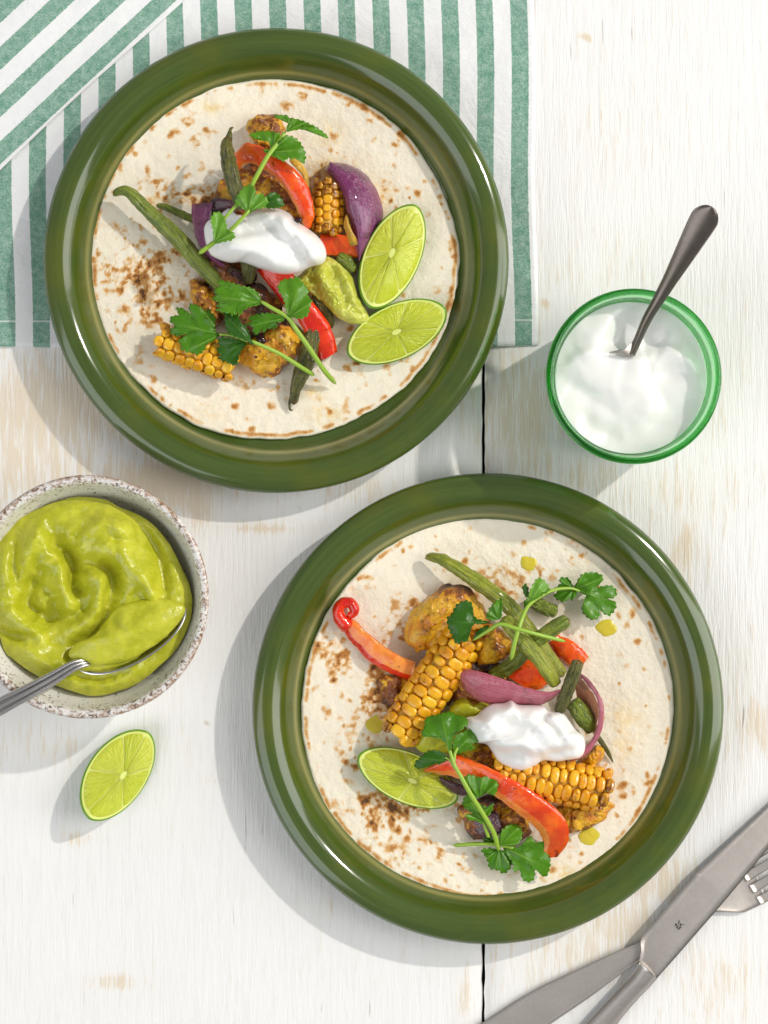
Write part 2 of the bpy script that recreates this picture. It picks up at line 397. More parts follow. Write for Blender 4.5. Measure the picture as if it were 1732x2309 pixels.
def m_cream(name, c, rough=0.16):
    m = NM(name); o = m.obj(); n = m.noise(o, 70, 2, 0.5)
    return m.set(base=c, rough=rough, spec=0.5, coat=0.25, coatr=0.08, sss=0.25, sssr=(1.0, 0.9, 0.75), ssss=0.004, normal=m.bump(n, 0.06, 0.002)).mat
def m_glass():
    m = NM('green pressed glass'); m.set(base=(0.97, 1.0, 0.975), rough=0.0, ior=1.5, trans=1.0)
    ab = m.node('ShaderNodeVolumeAbsorption'); ab.inputs[0].default_value = (0.0, 0.94, 0.10, 1); ab.inputs[1].default_value = 135
    tr = m.node('ShaderNodeBsdfTransparent'); tr.inputs[0].default_value = (0.93, 1.0, 0.95, 1)
    mx = m.node('ShaderNodeMixShader'); mx.inputs[0].default_value = 0.14
    m.nt.links.new(m.b.outputs[0], mx.inputs[1]); m.nt.links.new(tr.outputs[0], mx.inputs[2]); m.nt.links.new(mx.outputs[0], m.out.inputs[0])
    m.nt.links.new(ab.outputs[0], m.out.inputs['Volume']); return m.mat
def m_steel(name, base, rough, amt=0.15):
    m = NM(name); o = m.obj(); n = m.noise(o, 500, 3, 0.6); n2 = m.noise(o, 60, 3, 0.6)
    c = m.mix(m.ss(0.35, 0.7, n), tuple(x * (1 - amt) for x in base), base)
    sc = m.ss(0.70, 0.75, m.noise(o, 1100, 2)); c = m.mix(m.math('MULTIPLY', sc, 0.3), c, (0.85, 0.82, 0.8))
    return m.set(base=c, metal=1.0, rough=m.math('MULTIPLY_ADD', n2, 0.12, rough), normal=m.bump(n, 0.08, 0.0005)).mat
def m_pepper(name, c1, c2, rough=0.16):
    m = NM(name); o = m.obj(); t = m.attr('t'); n = m.noise(o, 70, 4, 0.6)
    c = m.mix(m.ss(0.38, 0.62, n), c1, c2)
    c = m.mix(m.math('MULTIPLY', m.ss(0.50, 0.64, m.noise(o, 45, 4, 0.65, 0.5)), 0.38), c, tuple(x * 0.5 for x in c1))
    ch = m.ss(0.63, 0.70, m.math('ADD', m.noise(o, 150, 4, 0.65), m.math('MULTIPLY', m.ss(0.93, 1.0, m.math('ABSOLUTE', m.math('MULTIPLY_ADD', t, 2.0, -1.0))), 0.12)))
    c = m.mix(m.math('MULTIPLY', ch, 0.8), c, (0.13, 0.012, 0.004))
    h = m.math('ADD', n, m.math('MULTIPLY', m.noise(o, 330, 3), 0.5))
    return m.set(base=c, rough=rough, spec=0.5, coat=0.3, coatr=0.05, normal=m.bump(h, 0.38, 0.0022)).mat
def m_onion(name, c1, c2, c3, rough=0.2):
    m = NM(name); o = m.obj(); t = m.attr('t'); v = m.attr('v')
    cb = m.node('ShaderNodeCombineXYZ'); m.put(cb.inputs[0], m.math('MULTIPLY', v, 26.0)); m.put(cb.inputs[1], m.math('MULTIPLY', t, 2.2))
    s = m.noise(cb.outputs[0], 1.0, 4, 0.6); n = m.noise(o, 80, 3, 0.6)
    c = m.mix(m.ss(0.35, 0.68, m.math('MULTIPLY_ADD', s, 0.6, m.math('MULTIPLY', n, 0.4))), c1, c2)
    c = m.mix(m.math('MULTIPLY', m.ss(0.60, 0.72, s), 0.6), c, c3)
    c = m.mix(m.math('MULTIPLY', m.ss(0.54, 0.66, n), 0.6), c, tuple(x * 0.35 for x in c1))
    return m.set(base=c, rough=rough, spec=0.6, coat=0.6, coatr=0.06, normal=m.bump(m.math('ADD', s, m.math('MULTIPLY_ADD', n, 1.0, m.math('MULTIPLY', m.noise(o, 320, 3), 0.6))), 0.7, 0.0016)).mat
def m_bean(name, c1, c2, brown=0.5):
    m = NM(name); o = m.obj(); t = m.attr('t'); a = m.attr('a'); n = m.noise(o, 110, 4, 0.6); n2 = m.noise(o, 420, 3, 0.6)
    cb = m.node('ShaderNodeCombineXYZ'); m.put(cb.inputs[0], m.math('MULTIPLY', t, 5.0)); m.put(cb.inputs[1], m.math('MULTIPLY', m.math('COSINE', m.math('MULTIPLY', a, 6.2832)), 2.6)); m.put(cb.inputs[2], m.math('MULTIPLY', m.math('SINE', m.math('MULTIPLY', a, 6.2832)), 2.6))
    wr = m.noise(cb.outputs[0], 1.0, 4, 0.65, 0.6)
    c = m.mix(m.ss(0.36, 0.64, m.math('MULTIPLY_ADD', n, 0.5, m.math('MULTIPLY', wr, 0.5))), c1, c2)
    c = m.mix(m.math('MULTIPLY', m.ss(0.44, 0.34, wr), 0.6), c, tuple(x * 0.35 for x in c1))
    e = m.ss(0.80, 1.0, m.math('ABSOLUTE', m.math('MULTIPLY_ADD', t, 2.0, -1.0)))
    c = m.mix(m.math('MULTIPLY', m.ss(0.55, 0.85, m.math('ADD', m.math('MULTIPLY', e, brown), m.math('MULTIPLY', n2, 0.7))), 0.85), c, (0.16, 0.075, 0.015))
    c = m.mix(m.math('MULTIPLY', m.ss(0.68, 0.73, n2), 0.7), c, (0.62, 0.25, 0.02))
    return m.set(base=c, rough=0.24, spec=0.5, coat=0.25, coatr=0.12, normal=m.bump(m.math('ADD', m.math('MULTIPLY', wr, 1.6), m.math('ADD', n, m.math('MULTIPLY', n2, 0.4))), 0.8, 0.0022)).mat
def m_chicken(name, dark):
    m = NM(name); o = m.obj(); n = m.noise(o, 75, 5, 0.62, 0.3); n2 = m.noise(o, 330, 4, 0.65); n3_ = m.noise(o, 38, 3, 0.6)
    c = m.mix(m.ss(0.40, 0.60, n), (0.80, 0.44, 0.012), (0.68, 0.24, 0.004))
    c = m.mix(m.math('MULTIPLY', m.ss(0.56, 0.68, n2), 0.75), c, (0.82, 0.58, 0.12))
    c = m.mix(m.ss(0.49 - dark, 0.575 - dark, m.math('MULTIPLY_ADD', n3_, 0.6, m.math('MULTIPLY', n2, 0.4))), c, (0.27, 0.075, 0.010))
    sk = m.math('MULTIPLY', m.ss(0.16, 0.08, m.voro(o, 420)), m.ss(0.48, 0.56, n3_)); c = m.mix(m.math('MULTIPLY', sk, 0.8), c, (0.10, 0.03, 0.008))
    c = m.mix(m.ss(0.575 - dark, 0.66 - dark, m.math('MULTIPLY_ADD', n3_, 0.55, m.math('MULTIPLY', n, 0.45))), c, (0.055, 0.020, 0.008))
    return m.set(base=c, rough=0.38, spec=0.5, coat=0.4, coatr=0.14, sss=0.06, sssr=(1, 0.5, 0.15), ssss=0.002, normal=m.bump(m.math('ADD', n, m.math('MULTIPLY', n2, 0.8)), 0.9, 0.0026)).mat
def m_corn():
    m = NM('yellow corn kernel'); o = m.obj(); r = m.rand(); p = m.node('ShaderNodeNewGeometry').outputs['Position']; n = m.noise(p, 90, 4, 0.65); n2 = m.noise(p, 420, 3, 0.6)
    c = m.mix(r, (0.76, 0.36, 0.004), (0.87, 0.51, 0.02)); c = m.mix(m.math('MULTIPLY', m.ss(0.42, 0.60, n), 0.8), c, (0.70, 0.27, 0.004))
    c = m.mix(m.math('MULTIPLY', m.ss(0.56, 0.66, m.math('MULTIPLY_ADD', n, 0.6, m.math('MULTIPLY', n2, 0.4))), 0.85), c, (0.26, 0.075, 0.006))
    return m.set(base=c, rough=0.24, spec=0.5, coat=0.3, coatr=0.1, sss=0.2, sssr=(1, 0.6, 0.1), ssss=0.002, normal=m.bump(n2, 0.3, 0.0012)).mat
def m_kernb():
    m = NM('browned corn kernel'); n = m.noise(m.obj(), 0.9, 3, 0.6)
    return m.set(base=m.mix(m.ss(0.38, 0.6, n), (0.16, 0.045, 0.006), (0.62, 0.28, 0.012)), rough=0.2, spec=0.5, coat=0.3).mat
def m_leaf(name, c1, c2, pale):
    m = NM(name); a = m.attr('ang'); d = m.attr('rad'); o = m.obj(); n = m.noise(o, 130, 3, 0.6)
    c = m.mix(m.math('MULTIPLY_ADD', m.rand(), 0.5, m.math('MULTIPLY', n, 0.5)), c1, c2)
    vein = m.math('MULTIPLY', m.ss(0.90, 0.985, m.math('COSINE', m.math('MULTIPLY', a, 9.0))), m.ss(1.0, 0.2, d))
    c = m.mix(m.math('MULTIPLY', vein, 0.6), c, pale)
    h = m.math('ADD', m.math('MULTIPLY', m.math('COSINE', m.math('MULTIPLY', a, 9.0)), 0.6), m.noise(o, 260, 3))
    m.set(base=c, rough=0.33, spec=0.45, normal=m.bump(h, 0.5, 0.0015))
    tr = m.node('ShaderNodeBsdfTranslucent'); m.put(tr.inputs[0], m.mix(0.5, c, (0.34, 0.66, 0.02)))
    mx = m.node('ShaderNodeMixShader'); mx.inputs[0].default_value = 0.32
    m.nt.links.new(m.b.outputs[0], mx.inputs[1]); m.nt.links.new(tr.outputs[0], mx.inputs[2]); m.nt.links.new(mx.outputs[0], m.out.inputs[0])
    return m.mat
def m_lime(name, c1, c2):
    m = NM(name); a = m.attr('ang'); d = m.attr('rad')
    cb = m.node('ShaderNodeCombineXYZ'); m.put(cb.inputs[0], m.math('MULTIPLY', a, 16.0)); m.put(cb.inputs[1], m.math('MULTIPLY', d, 4.0)); m.put(cb.inputs[2], m.rand())
    s = m.noise(cb.outputs[0], 1.0, 3, 0.6)
    c = m.mix(m.math('MULTIPLY_ADD', m.rand(), 0.45, m.math('MULTIPLY', m.ss(0.3, 0.75, s), 0.6)), c1, c2)
    return m.set(base=c, rough=0.16, spec=0.5, coat=0.4, coatr=0.06, sss=0.35, sssr=(0.9, 1, 0.2), ssss=0.005, normal=m.bump(s, 0.8, 0.0018)).mat
def m_rind():
    m = NM('green lime rind'); o = m.obj(); n = m.noise(o, 900, 2); n2 = m.noise(o, 60, 2)
    return m.set(base=m.mix(n2, (0.10, 0.26, 0.012), (0.20, 0.38, 0.02)), rough=0.32, spec=0.5, normal=m.bump(n, 0.5, 0.0008)).mat
MAT = dict(
    wood=m_wood(), under=m_plain('dark underframe', (0.012, 0.010, 0.008), 0.9), towel=m_towel(), glaze=m_glaze(), tort=m_tortilla(),
    speckle=m_speckle(), guac=m_guac(), guac2=m_guac('pale avocado cream', (0.46, 0.48, 0.04), (0.64, 0.65, 0.14)),
    cream=m_cream('sour cream', (0.87, 0.86, 0.835)), yog=m_cream('thick yogurt', (0.84, 0.83, 0.80), 0.25), glass=m_glass(),
    steel=m_steel('brushed grey steel', (0.60, 0.55, 0.505), 0.38, 0.06), steel2=m_plain('bright fluted steel', (0.60, 0.58, 0.57), 0.22, 1.0), steeld=m_steel('dark satin steel', (0.19, 0.162, 0.14), 0.34, 0.06),
    etch=m_plain('etched dark mark', (0.035, 0.025, 0.018), 0.6),
    red=m_pepper('roasted red pepper skin', (0.66, 0.010, 0.004), (0.82, 0.040, 0.005)), orange=m_pepper('roasted orange red pepper skin', (0.78, 0.055, 0.005), (0.92, 0.150, 0.008)),
    redflesh=m_pepper('pepper flesh', (0.84, 0.17, 0.012), (0.92, 0.32, 0.05), 0.3),
    onion=m_onion('purple onion skin', (0.130, 0.014, 0.075), (0.27, 0.035, 0.170), (0.55, 0.30, 0.45)), onion2=m_onion('pink onion layer', (0.42, 0.065, 0.115), (0.58, 0.17, 0.23), (0.76, 0.45, 0.46)),
    oniond=m_onion('charred dark onion', (0.045, 0.010, 0.016), (0.12, 0.024, 0.045), (0.22, 0.09, 0.08)),
    onionin=m_onion('translucent onion flesh', (0.66, 0.22, 0.10), (0.74, 0.34, 0.20), (0.75, 0.5, 0.35)), oniong=m_onion('golden onion flesh', (0.68, 0.36, 0.02), (0.78, 0.48, 0.05), (0.8, 0.6, 0.2)),
    bean=m_bean('roasted green bean', (0.12, 0.18, 0.012), (0.27, 0.33, 0.030), 0.35), beanl=m_bean('yellow green bean', (0.20, 0.25, 0.014), (0.40, 0.42, 0.035), 0.3), beand=m_bean('browned shrivelled bean', (0.06, 0.065, 0.010), (0.17, 0.16, 0.025), 0.8),
    chick=m_chicken('spiced chicken', 0.0), chickb=m_chicken('dark spiced chicken', 0.045), chickd=m_chicken('charred spiced chicken', 0.115),
    corn=m_corn(), cob=m_plain('corn cob core', (0.62, 0.36, 0.04), 0.5), kernelb=m_kernb(),
    leaf=m_leaf('coriander leaf', (0.055, 0.21, 0.006), (0.15, 0.38, 0.014), (0.30, 0.50, 0.08)), leafl=m_leaf('pale coriander leaf', (0.13, 0.34, 0.022), (0.22, 0.46, 0.045), (0.42, 0.6, 0.2)),
    leafd=m_leaf('deep green coriander leaf', (0.026, 0.115, 0.005), (0.055, 0.19, 0.009), (0.13, 0.30, 0.04)),
    stem=m_plain('coriander stem', (0.29, 0.46, 0.045), 0.35), flesh=m_lime('lime flesh', (0.50, 0.58, 0.006), (0.70, 0.74, 0.08)), pith=m_plain('pale lime pith', (0.69, 0.75, 0.20), 0.35), rind=m_rind(),
    bbean=m_plain('black bean skin', (0.030, 0.008, 0.009), 0.12), drop=m_plain('yellow sauce drop', (0.68, 0.55, 0.05), 0.15, sss=0.3, ssss=0.003),
)

# ------------------------------------------------------------------ table
table = bpy.data.objects.new('table', None); COL.objects.link(table); table['kind'] = 'structure'
GAP = 1090.5
WEAR = [('d', 110, 880, 230, 120, .8), ('d', 330, 1050, 200, 70, .8), ('d', 60, 1000, 160, 100, .7), ('d', 430, 1090, 40, 60, .8), ('d', 760, 1050, 120, 40, .5), ('d', 570, 1140, 80, 12, .9), ('d', 1120, 900, 110, 160, .75),
        ('d', 1260, 1030, 120, 60, .5), ('d', 1450, 1060, 160, 80, .45), ('d', 1430, 1900, 120, 60, .75), ('d', 1350, 2000, 120, 70, .7), ('d', 1600, 1500, 60, 160, .4), ('d', 1250, 2060, 200, 100, .5), ('d', 1560, 2120, 100, 100, .45),
        ('L', 200, 800, 110, 50, .7), ('L', 420, 1700, 190, 50, .7), ('L', 1060, 430, 80, 20, .7), ('L', 60, 250, 200, 120, .5), ('d', 60, 1600, 100, 80, .4), ('d', 1300, 560, 180, 120, .3), ('d', 1560, 830, 80, 160, .3), ('d', 1055, 1500, 16, 900, .35), ('d', 1172, 657, 9, 12, 1.4), ('d', 1262, 80, 7, 10, 1.2), ('L', 645, 80, 14, 40, 1.3), ('d', 1010, 2150, 20, 60, .8), ('d', 1480, 1180, 30, 60, .8), ('d', 1640, 1560, 30, 60, .8), ('d', 700, 1960, 40, 30, .4), ('d', 1330, 300, 120, 160, .3)]
def wear_field(x, y):
    wv = np.zeros(len(x))
    for key, cx, cy, rx, ry, s in WEAR:
        (q,) = T(key, [(cx, cy)]); sc = ZM[key][2]
        dn = ((x - q[0]) * sc / rx) ** 2 + ((y - q[1]) * sc / ry) ** 2
        wv = np.maximum(wv, s * np.exp(-dn * 0.8))
    return wv
def plank(x0, x1, rag0, rag1):
    ny, nx = 300, max(6, int((x1 - x0) / 22)); y = np.linspace(-1300, 3300, ny)
    X = np.zeros((ny, nx)); Y = np.repeat(y[:, None], nx, 1)
    j0 = (fbm(np.stack([y * 0.03, y * 0 + x0, y * 0], 1), 4, 3, 0.7) - 0.5) * 7 * rag0
    j1 = (fbm(np.stack([y * 0.03, y * 0 + x1, y * 0], 1), 4, 5, 0.7) - 0.5) * 7 * rag1
    for j in range(nx): X[:, j] = (x0 + j0) + (x1 + j1 - x0 - j0) * j / (nx - 1)
    # eased, slightly chipped long edges
    Zt = np.zeros_like(X); Zt[:, 0] = -0.7; Zt[:, -1] = -0.7
    fx = X.copy(); X2 = X.copy(); X2[:, 1] = X[:, 0] + 3.5; X2[:, -2] = X[:, -1] - 3.5
    top = np.stack([X2, Y, Zt], 2).reshape(-1, 3)
    bot = np.stack([X2[:, [0, -1]], Y[:, [0, -1]], np.full((ny, 2), -24.0)], 2).reshape(-1, 3)
    P = np.concatenate([top, bot]); V = np.stack([(P[:, 0] - 866) * PX, (1154.5 - P[:, 1]) * PX, P[:, 2] * 0.001], 1)
    F = gridfaces(ny, nx, flip=True); N = ny * nx
    for i in range(ny - 1):
        a, b = i * nx, (i + 1) * nx; c, d = N + 2 * i, N + 2 * (i + 1)
        F += [(a, b, d, c), (a + nx - 1, c + 1, d + 1, b + nx - 1), (c, d, d + 1, c + 1)]
    for i in (0, ny - 1):
        F.append(tuple([i * nx + j for j in range(nx)][::1 if i == 0 else -1] + [N + 2 * i + 1, N + 2 * i][::1 if i == 0 else -1]))
    return V, F, wear_field(P[:, 0], P[:, 1])
for x0, x1 in ((-1240, -96), (-89.6, GAP - 3.2), (GAP + 3.2, 2270), (2276, 3456)):
    V, F, wv = plank(x0, x1, 1, 1)
    pl = obj('plank', (V, F), MAT['wood'], table, attrs={'wear': wv}); pl.cycles.is_caustics_receiver = True
obj('gap_backing', box(0.058, 0.035, -0.034, 1.0, 0.95, 0.018), MAT['under'], table)  # added near-black board; blocks background light that would show through plank gaps

# ------------------------------------------------------------------ tea towel
tw = thing('tea_towel', 'green and white striped cotton tea towel with one corner folded back', 'tea towel', W(500, 300, 0))
def cloth_patch(xyfun, ufun, nu, nv, z0, zf, th, seed):
    U, Vv = np.meshgrid(np.linspace(0, 1, nu), np.linspace(0, 1, nv), indexing='ij'); U = U.ravel(); Vv = Vv.ravel()
    x, y = xyfun(U, Vv); u, v = ufun(x, y)
    z = z0 + zf(x, y) + (n3(x, y, 0.009, seed, 3) - 0.5) * 2.2 + (n3(x, y, 0.05, seed + 3, 2) - 0.5) * 0.25
    edge = np.minimum(u, v if v.min() >= -1 else u)
    z = z - 0.45 * np.exp(-np.clip(edge, 0, 99) / 3.0) + 0.35 * np.exp(-((edge - 9) / 6.0) ** 2)
    z = np.maximum(z, th + 0.05 + (z0 - 1.1))
    top = np.stack([x, y, z], 1); bot = top.copy(); bot[:, 2] -= th
    P = np.concatenate([top, bot]); V = np.stack([(P[:, 0] - 866) * PX, (1154.5 - P[:, 1]) * PX, P[:, 2] * 0.001], 1)
    N = nu * nv; F = gridfaces(nu, nv) + gridfaces(nu, nv, off=N, flip=True)
    for i in range(nu - 1):
        for j, fl in ((0, 0), (nv - 1, 1)):
            a, b = i * nv + j, (i + 1) * nv + j; F.append((a, b, N + b, N + a) if not fl else (a, N + a, N + b, b))
    for j in range(nv - 1):
        for i, fl in ((0, 1), (nu - 1, 0)):
            a, b = i * nv + j, i * nv + j + 1; F.append((a, b, N + b, N + a) if not fl else (a, N + a, N + b, b))
    return V, F, {'u': np.concatenate([u, u]), 'v': np.concatenate([v, v])}
def main_xy(U, Vv):
    y = -480 + Vv * (784 - 4 * U + 480); y = y + 2.0 * np.sin(U * 23) * Vv ** 6
    xr = 1203 + 0.0125 * y + 2.5 * np.sin(y * 0.011); xl = -330 + 0.436 * np.maximum(0, 698 - y); return xl + U * (xr - xl), y
def main_uv(x, y): return 1203 + 0.0125 * y + 2.5 * np.sin(y * 0.011) - x, 784 - 4 * (x + 420) / 1620 - y
V, F, at = cloth_patch(main_xy, main_uv, 170, 110, 1.3, lambda x, y: 0 * x, 0.8, 11)
obj('lower_layer', (V, F), MAT['towel'], tw, attrs=at)
ed = np.array([416.0, -389.0]); ed /= np.linalg.norm(ed); nrm = np.array([-0.683, -0.7305])
def flap_xy(U, Vv):
    s = -450 + U * 1170; hx = ed[0] * s; hy = 389 + ed[1] * s
    d = Vv * np.maximum(0.5, (0.917 * (hx + 330) + 0.4 * (hy - 698)) / -(0.917 * nrm[0] + 0.4 * nrm[1]))
    bow = 3.0 * np.sin(s * 0.008) * np.exp(-d / 90)
    return 0 + ed[0] * s + nrm[0] * (d + bow), 389 + ed[1] * s + nrm[1] * (d + bow)
def flap_uv(x, y):
    s = x * ed[0] + (y - 389) * ed[1]; d = x * nrm[0] + (y - 389) * nrm[1]
    return d + 6.5, np.full(len(x), 400.0) + s * 0.4
V, F, at = cloth_patch(flap_xy, flap_uv, 120, 70, 3.2, lambda x, y: 0.5 * np.sin(x * 0.01 + y * 0.006) - 1.4 * np.exp(-np.abs(0.917 * (x + 330) + 0.4 * (y - 698)) / 14.0), 0.8, 23)
obj('folded_corner', (V, F), MAT['towel'], tw, attrs=at)

# ------------------------------------------------------------------ dinner plates
PROF = [(0.0, 2.2), (0.30, 2.2), (0.575, 2.2), (0.60, 0.0), (0.63, 0.0), (0.66, 2.0), (0.80, 4.6), (0.90, 8.5), (0.955, 12.5), (0.99, 16.8), (1.0, 19.4), (0.994, 21.4),
        (0.975, 23.2), (0.95, 24.2), (0.925, 24.3), (0.90, 23.2), (0.875, 20.6), (0.855, 17.4), (0.838, 14.2), (0.828, 12.2), (0.820, 11.4), (0.812, 10.0), (0.80, 7.8), (0.785, 6.4), (0.76, 5.7), (0.70, 5.4), (0.4, 5.3), (0.0, 5.3)]
def plate(label, cx, cy, Rpx, zb):
    zr = 19.0 + zb; Rm = Rpx * PX * (1 - zr * 0.001 / CAM_H); c = W(cx, cy, zr)
    P = spline([(r * 100, z, 0) for r, z in PROF], 110)
    P = P[:, :2] / np.array([100, 1])
    V, F = lathe([(max(1e-5, r) * Rm, (z + zb) * 0.001) for r, z in P], 200)
    rr = np.repeat(P[:, 0], 200); zz = np.repeat(P[:, 1], 200)
    wob = 1 + 0.0035 * (fbm(np.stack([V[:, 0] * 18, V[:, 1] * 18, np.full(len(V), zb)], 1), 2, 4) - 0.5)
    V[:, 0] *= wob; V[:, 1] *= wob
    V[:, 0] += c[0]; V[:, 1] += c[1]
    ridge = np.exp(-((rr - 0.823) / 0.008) ** 2) * (zz > 7)
    return obj('dinner_plate', (V, F), MAT['glaze'], None, label, 'plate', attrs={'ridge': ridge}, origin=(c[0], c[1], zb * 0.001), group='green dinner plates')
plate('glossy green round plate with a thick rolled rim standing partly on the striped towel', 623, 588, 524, 1.5)
plate('glossy green round plate with a thick rolled rim standing on bare white planks', 1100, 1598, 531, 0.0)

# ------------------------------------------------------------------ tortillas
def tortilla(label, cx, cy, rx, ry, zb, patches, stains, seed, key):
    nr, nt = 150, 520
    rs = np.linspace(0, 1, nr) ** 0.85; th = np.linspace(0, 2 * np.pi, nt, endpoint=False)
    RR, TH = np.meshgrid(rs, th, indexing='ij'); s = RR.ravel(); a = TH.ravel()
    e = 1 + 0.016 * (fbm(np.stack([np.cos(a) * 2.2, np.sin(a) * 2.2, a * 0 + seed], 1), 2, seed) - 0.5) * 2 + 0.006 * (fbm(np.stack([np.cos(a) * 14, np.sin(a) * 14, a * 0], 1), 2, seed + 1) - 0.5) * 2
    x = cx + rx * s * e * np.cos(a); y = cy - ry * s * e * np.sin(a)
    big = n3(x, y, 0.010, seed, 3) - 0.5; fine = n3(x, y, 0.055, seed + 4, 3) - 0.5; pim = n3(x, y, 0.16, seed + 7, 2) - 0.5
    z = zb + 2.1 + 1.9 * big + 0.70 * fine + 0.20 * pim + 1.5 * s ** 7 * (0.4 + 1.2 * (n3(x, y, 0.006, seed + 2, 2)))
    z = z - 1.1 * np.clip((s - 0.985) / 0.015, 0, 1) ** 2
    # toasting: traced patches, scattered spots and a browned edge (all on the bread itself)
    t = np.zeros(len(x)); m1 = n3(x, y, 0.05, seed + 8, 3); m2 = n3(x, y, 0.11, seed + 9, 3)
    for px, py, prx, pry, st in patches:
        (q,) = T(key, [(px, py)]); sc = ZM[key][2]
        g = np.exp(-(((x - q[0]) * sc / prx) ** 2 + ((y - q[1]) * sc / pry) ** 2) * 0.75)
        t += st * g * (0.22 + 0.90 * np.clip((0.6 * m2 + 0.4 * m1 - 0.47) * 6.5, 0.0, 1.1))
    rg = random.Random(seed)
    for k in range(330):
        aa = rg.uniform(0, 2 * np.pi); q = math.sqrt(rg.uniform(0.18, 0.96)); qx = cx + rx * q * math.cos(aa); qy = cy + ry * q * math.sin(aa)
        r1 = rg.uniform(4, 13) ; r2 = r1 * rg.uniform(0.45, 1.0); ph = rg.uniform(0, math.pi); st = rg.choice([0.25, 0.35, 0.5, 0.75])
        sel = (abs(x - qx) < 40) & (abs(y - qy) < 40)
        dx = x[sel] - qx; dy = y[sel] - qy; u = (dx * math.cos(ph) + dy * math.sin(ph)) / r1; v = (-dx * math.sin(ph) + dy * math.cos(ph)) / r2
        t[sel] += st * np.exp(-(u * u + v * v) ** 1.3) * np.clip(m2[sel] * 2.2 - 0.2, 0, 1.5)
    en = fbm(np.stack([np.cos(a) * 16, np.sin(a) * 16, s * 2], 1), 3, seed + 12)
    low = fbm(np.stack([np.cos(a) * 2, np.sin(a) * 2, s * 0], 1), 2, seed + 13)
    t += np.exp(-((s - 0.976) / 0.012) ** 2) * np.clip((en - 0.42 + 0.6 * (low - 0.42)) * 4, 0, 0.72)
    stn = np.zeros(len(x))
    for px, py, prx, pry, st in stains:
        (q,) = T(key, [(px, py)]); sc = ZM[key][2]
        g = np.exp(-(((x - q[0]) * sc / prx) ** 2 + ((y - q[1]) * sc / pry) ** 2))
        stn = np.maximum(stn, st * g * np.clip(m2 * 3 - 0.8, 0, 1))
    z = z + 0.35 * np.clip(t, 0, 1)
    top = np.stack([x, y, z], 1)
    rim = top[-nt:].copy(); rim[:, 2] = zb + 0.5; rim[:, :2] = np.array([cx, cy]) + (rim[:, :2] - [cx, cy]) * 0.995
    cen = rim.copy(); cen[:, :2] = np.array([cx, cy]); cen[:, 2] = zb + 0.25
    V = WA(np.concatenate([top, rim, cen]))
    F = gridfaces(nr + 2, nt, True)
    z2 = np.zeros(2 * nt)
    return obj('tortilla', (V, F), MAT['tort'], None, label, 'tortilla', attrs={'toast': np.concatenate([np.clip(t, 0, 1.5), z2]), 'stain': np.concatenate([stn, z2])}, group='flour tortillas')
TOP1 = 9.3; TOP2 = 7.9      # tortilla surface heights (mm)
tortilla('round toasted flour tortilla on the plate that stands on the towel, carrying two lime wedges', 616, 585, 418, 409, 6.9,
    [(330, 900, 150, 110, .9), (290, 945, 28, 45, 1.2), (300, 1030, 45, 45, 1.1), (390, 790, 70, 30, 1.2), (270, 860, 60, 50, .8), (420, 530, 120, 45, .8), (520, 555, 70, 35, 1.3), (500, 300, 60, 45, .55), (430, 170, 40, 25, .8), (460, 215, 18, 22, 1),
     (120, 840, 42, 60, .75), (180, 700, 28, 45, .75), (235, 735, 25, 18, .7), (1300, 510, 55, 65, .8), (1010, 470, 60, 50, .8), (840, 1350, 55, 18, .55), (720, 1330, 40, 40, .6), (1150, 1270, 45, 22, .6), (1220, 1140, 40, 25, .9), (1345, 310, 22, 22, 1), (310, 480, 40, 30, .8),
     (260, 1210, 30, 45, .6), (200, 1090, 20, 40, .7), (880, 150, 40, 18, .5), (960, 100, 70, 18, .6), (1180, 150, 30, 18, .9), (1250, 205, 28, 14, .9), (1580, 960, 20, 70, .7), (1580, 740, 20, 50, .6)],
    [(1040, 430, 70, 60, .9), (1060, 270, 60, 60, .6), (560, 150, 40, 30, .8), (1000, 1370, 50, 30, .7), (1040, 1460, 70, 35, .85), (1290, 540, 40, 60, .6), (960, 1080, 90, 90, .4), (330, 560, 50, 40, .7), (560, 1460, 80, 40, .3)], 3, 'B')
tortilla('round toasted flour tortilla on the plate that stands on bare planks, with yellow sauce drops', 1099, 1600, 419, 433, 5.5,
    [(870, 285, 95, 45, .85), (930, 340, 60, 40, .7), (470, 400, 95, 42, .6), (440, 510, 70, 50, .6), (200, 600, 60, 60, .75), (130, 570, 50, 40, .6), (390, 750, 75, 110, 1.1), (350, 840, 55, 70, 1.0), (250, 1050, 60, 60, .8), (350, 1255, 140, 55, .75), (440, 1290, 90, 65, .7), (300, 1230, 60, 40, .6),
     (350, 1345, 50, 40, .8), (550, 1420, 34, 34, .8), (420, 1450, 32, 42, .75), (310, 1430, 26, 22, .8), (480, 1460, 22, 22, .8), (560, 1520, 40, 16, .6), (750, 1530, 40, 16, .7), (620, 1480, 30, 25, .6), (560, 1260, 80, 40, .7), (220, 910, 60, 60, .5), (1360, 830, 40, 60, .4), (1250, 620, 26, 26, .5), (1100, 90, 30, 26, .6), (1220, 140, 60, 30, .5), (190, 660, 40, 50, .9)],
    [(1420, 900, 80, 90, .5), (700, 280, 60, 40, .3), (1150, 1540, 60, 40, .7), (900, 1500, 90, 50, .3), (1100, 400, 80, 60, .25), (1400, 1010, 60, 60, .5), (360, 920, 60, 50, .4)], 8, 'C')
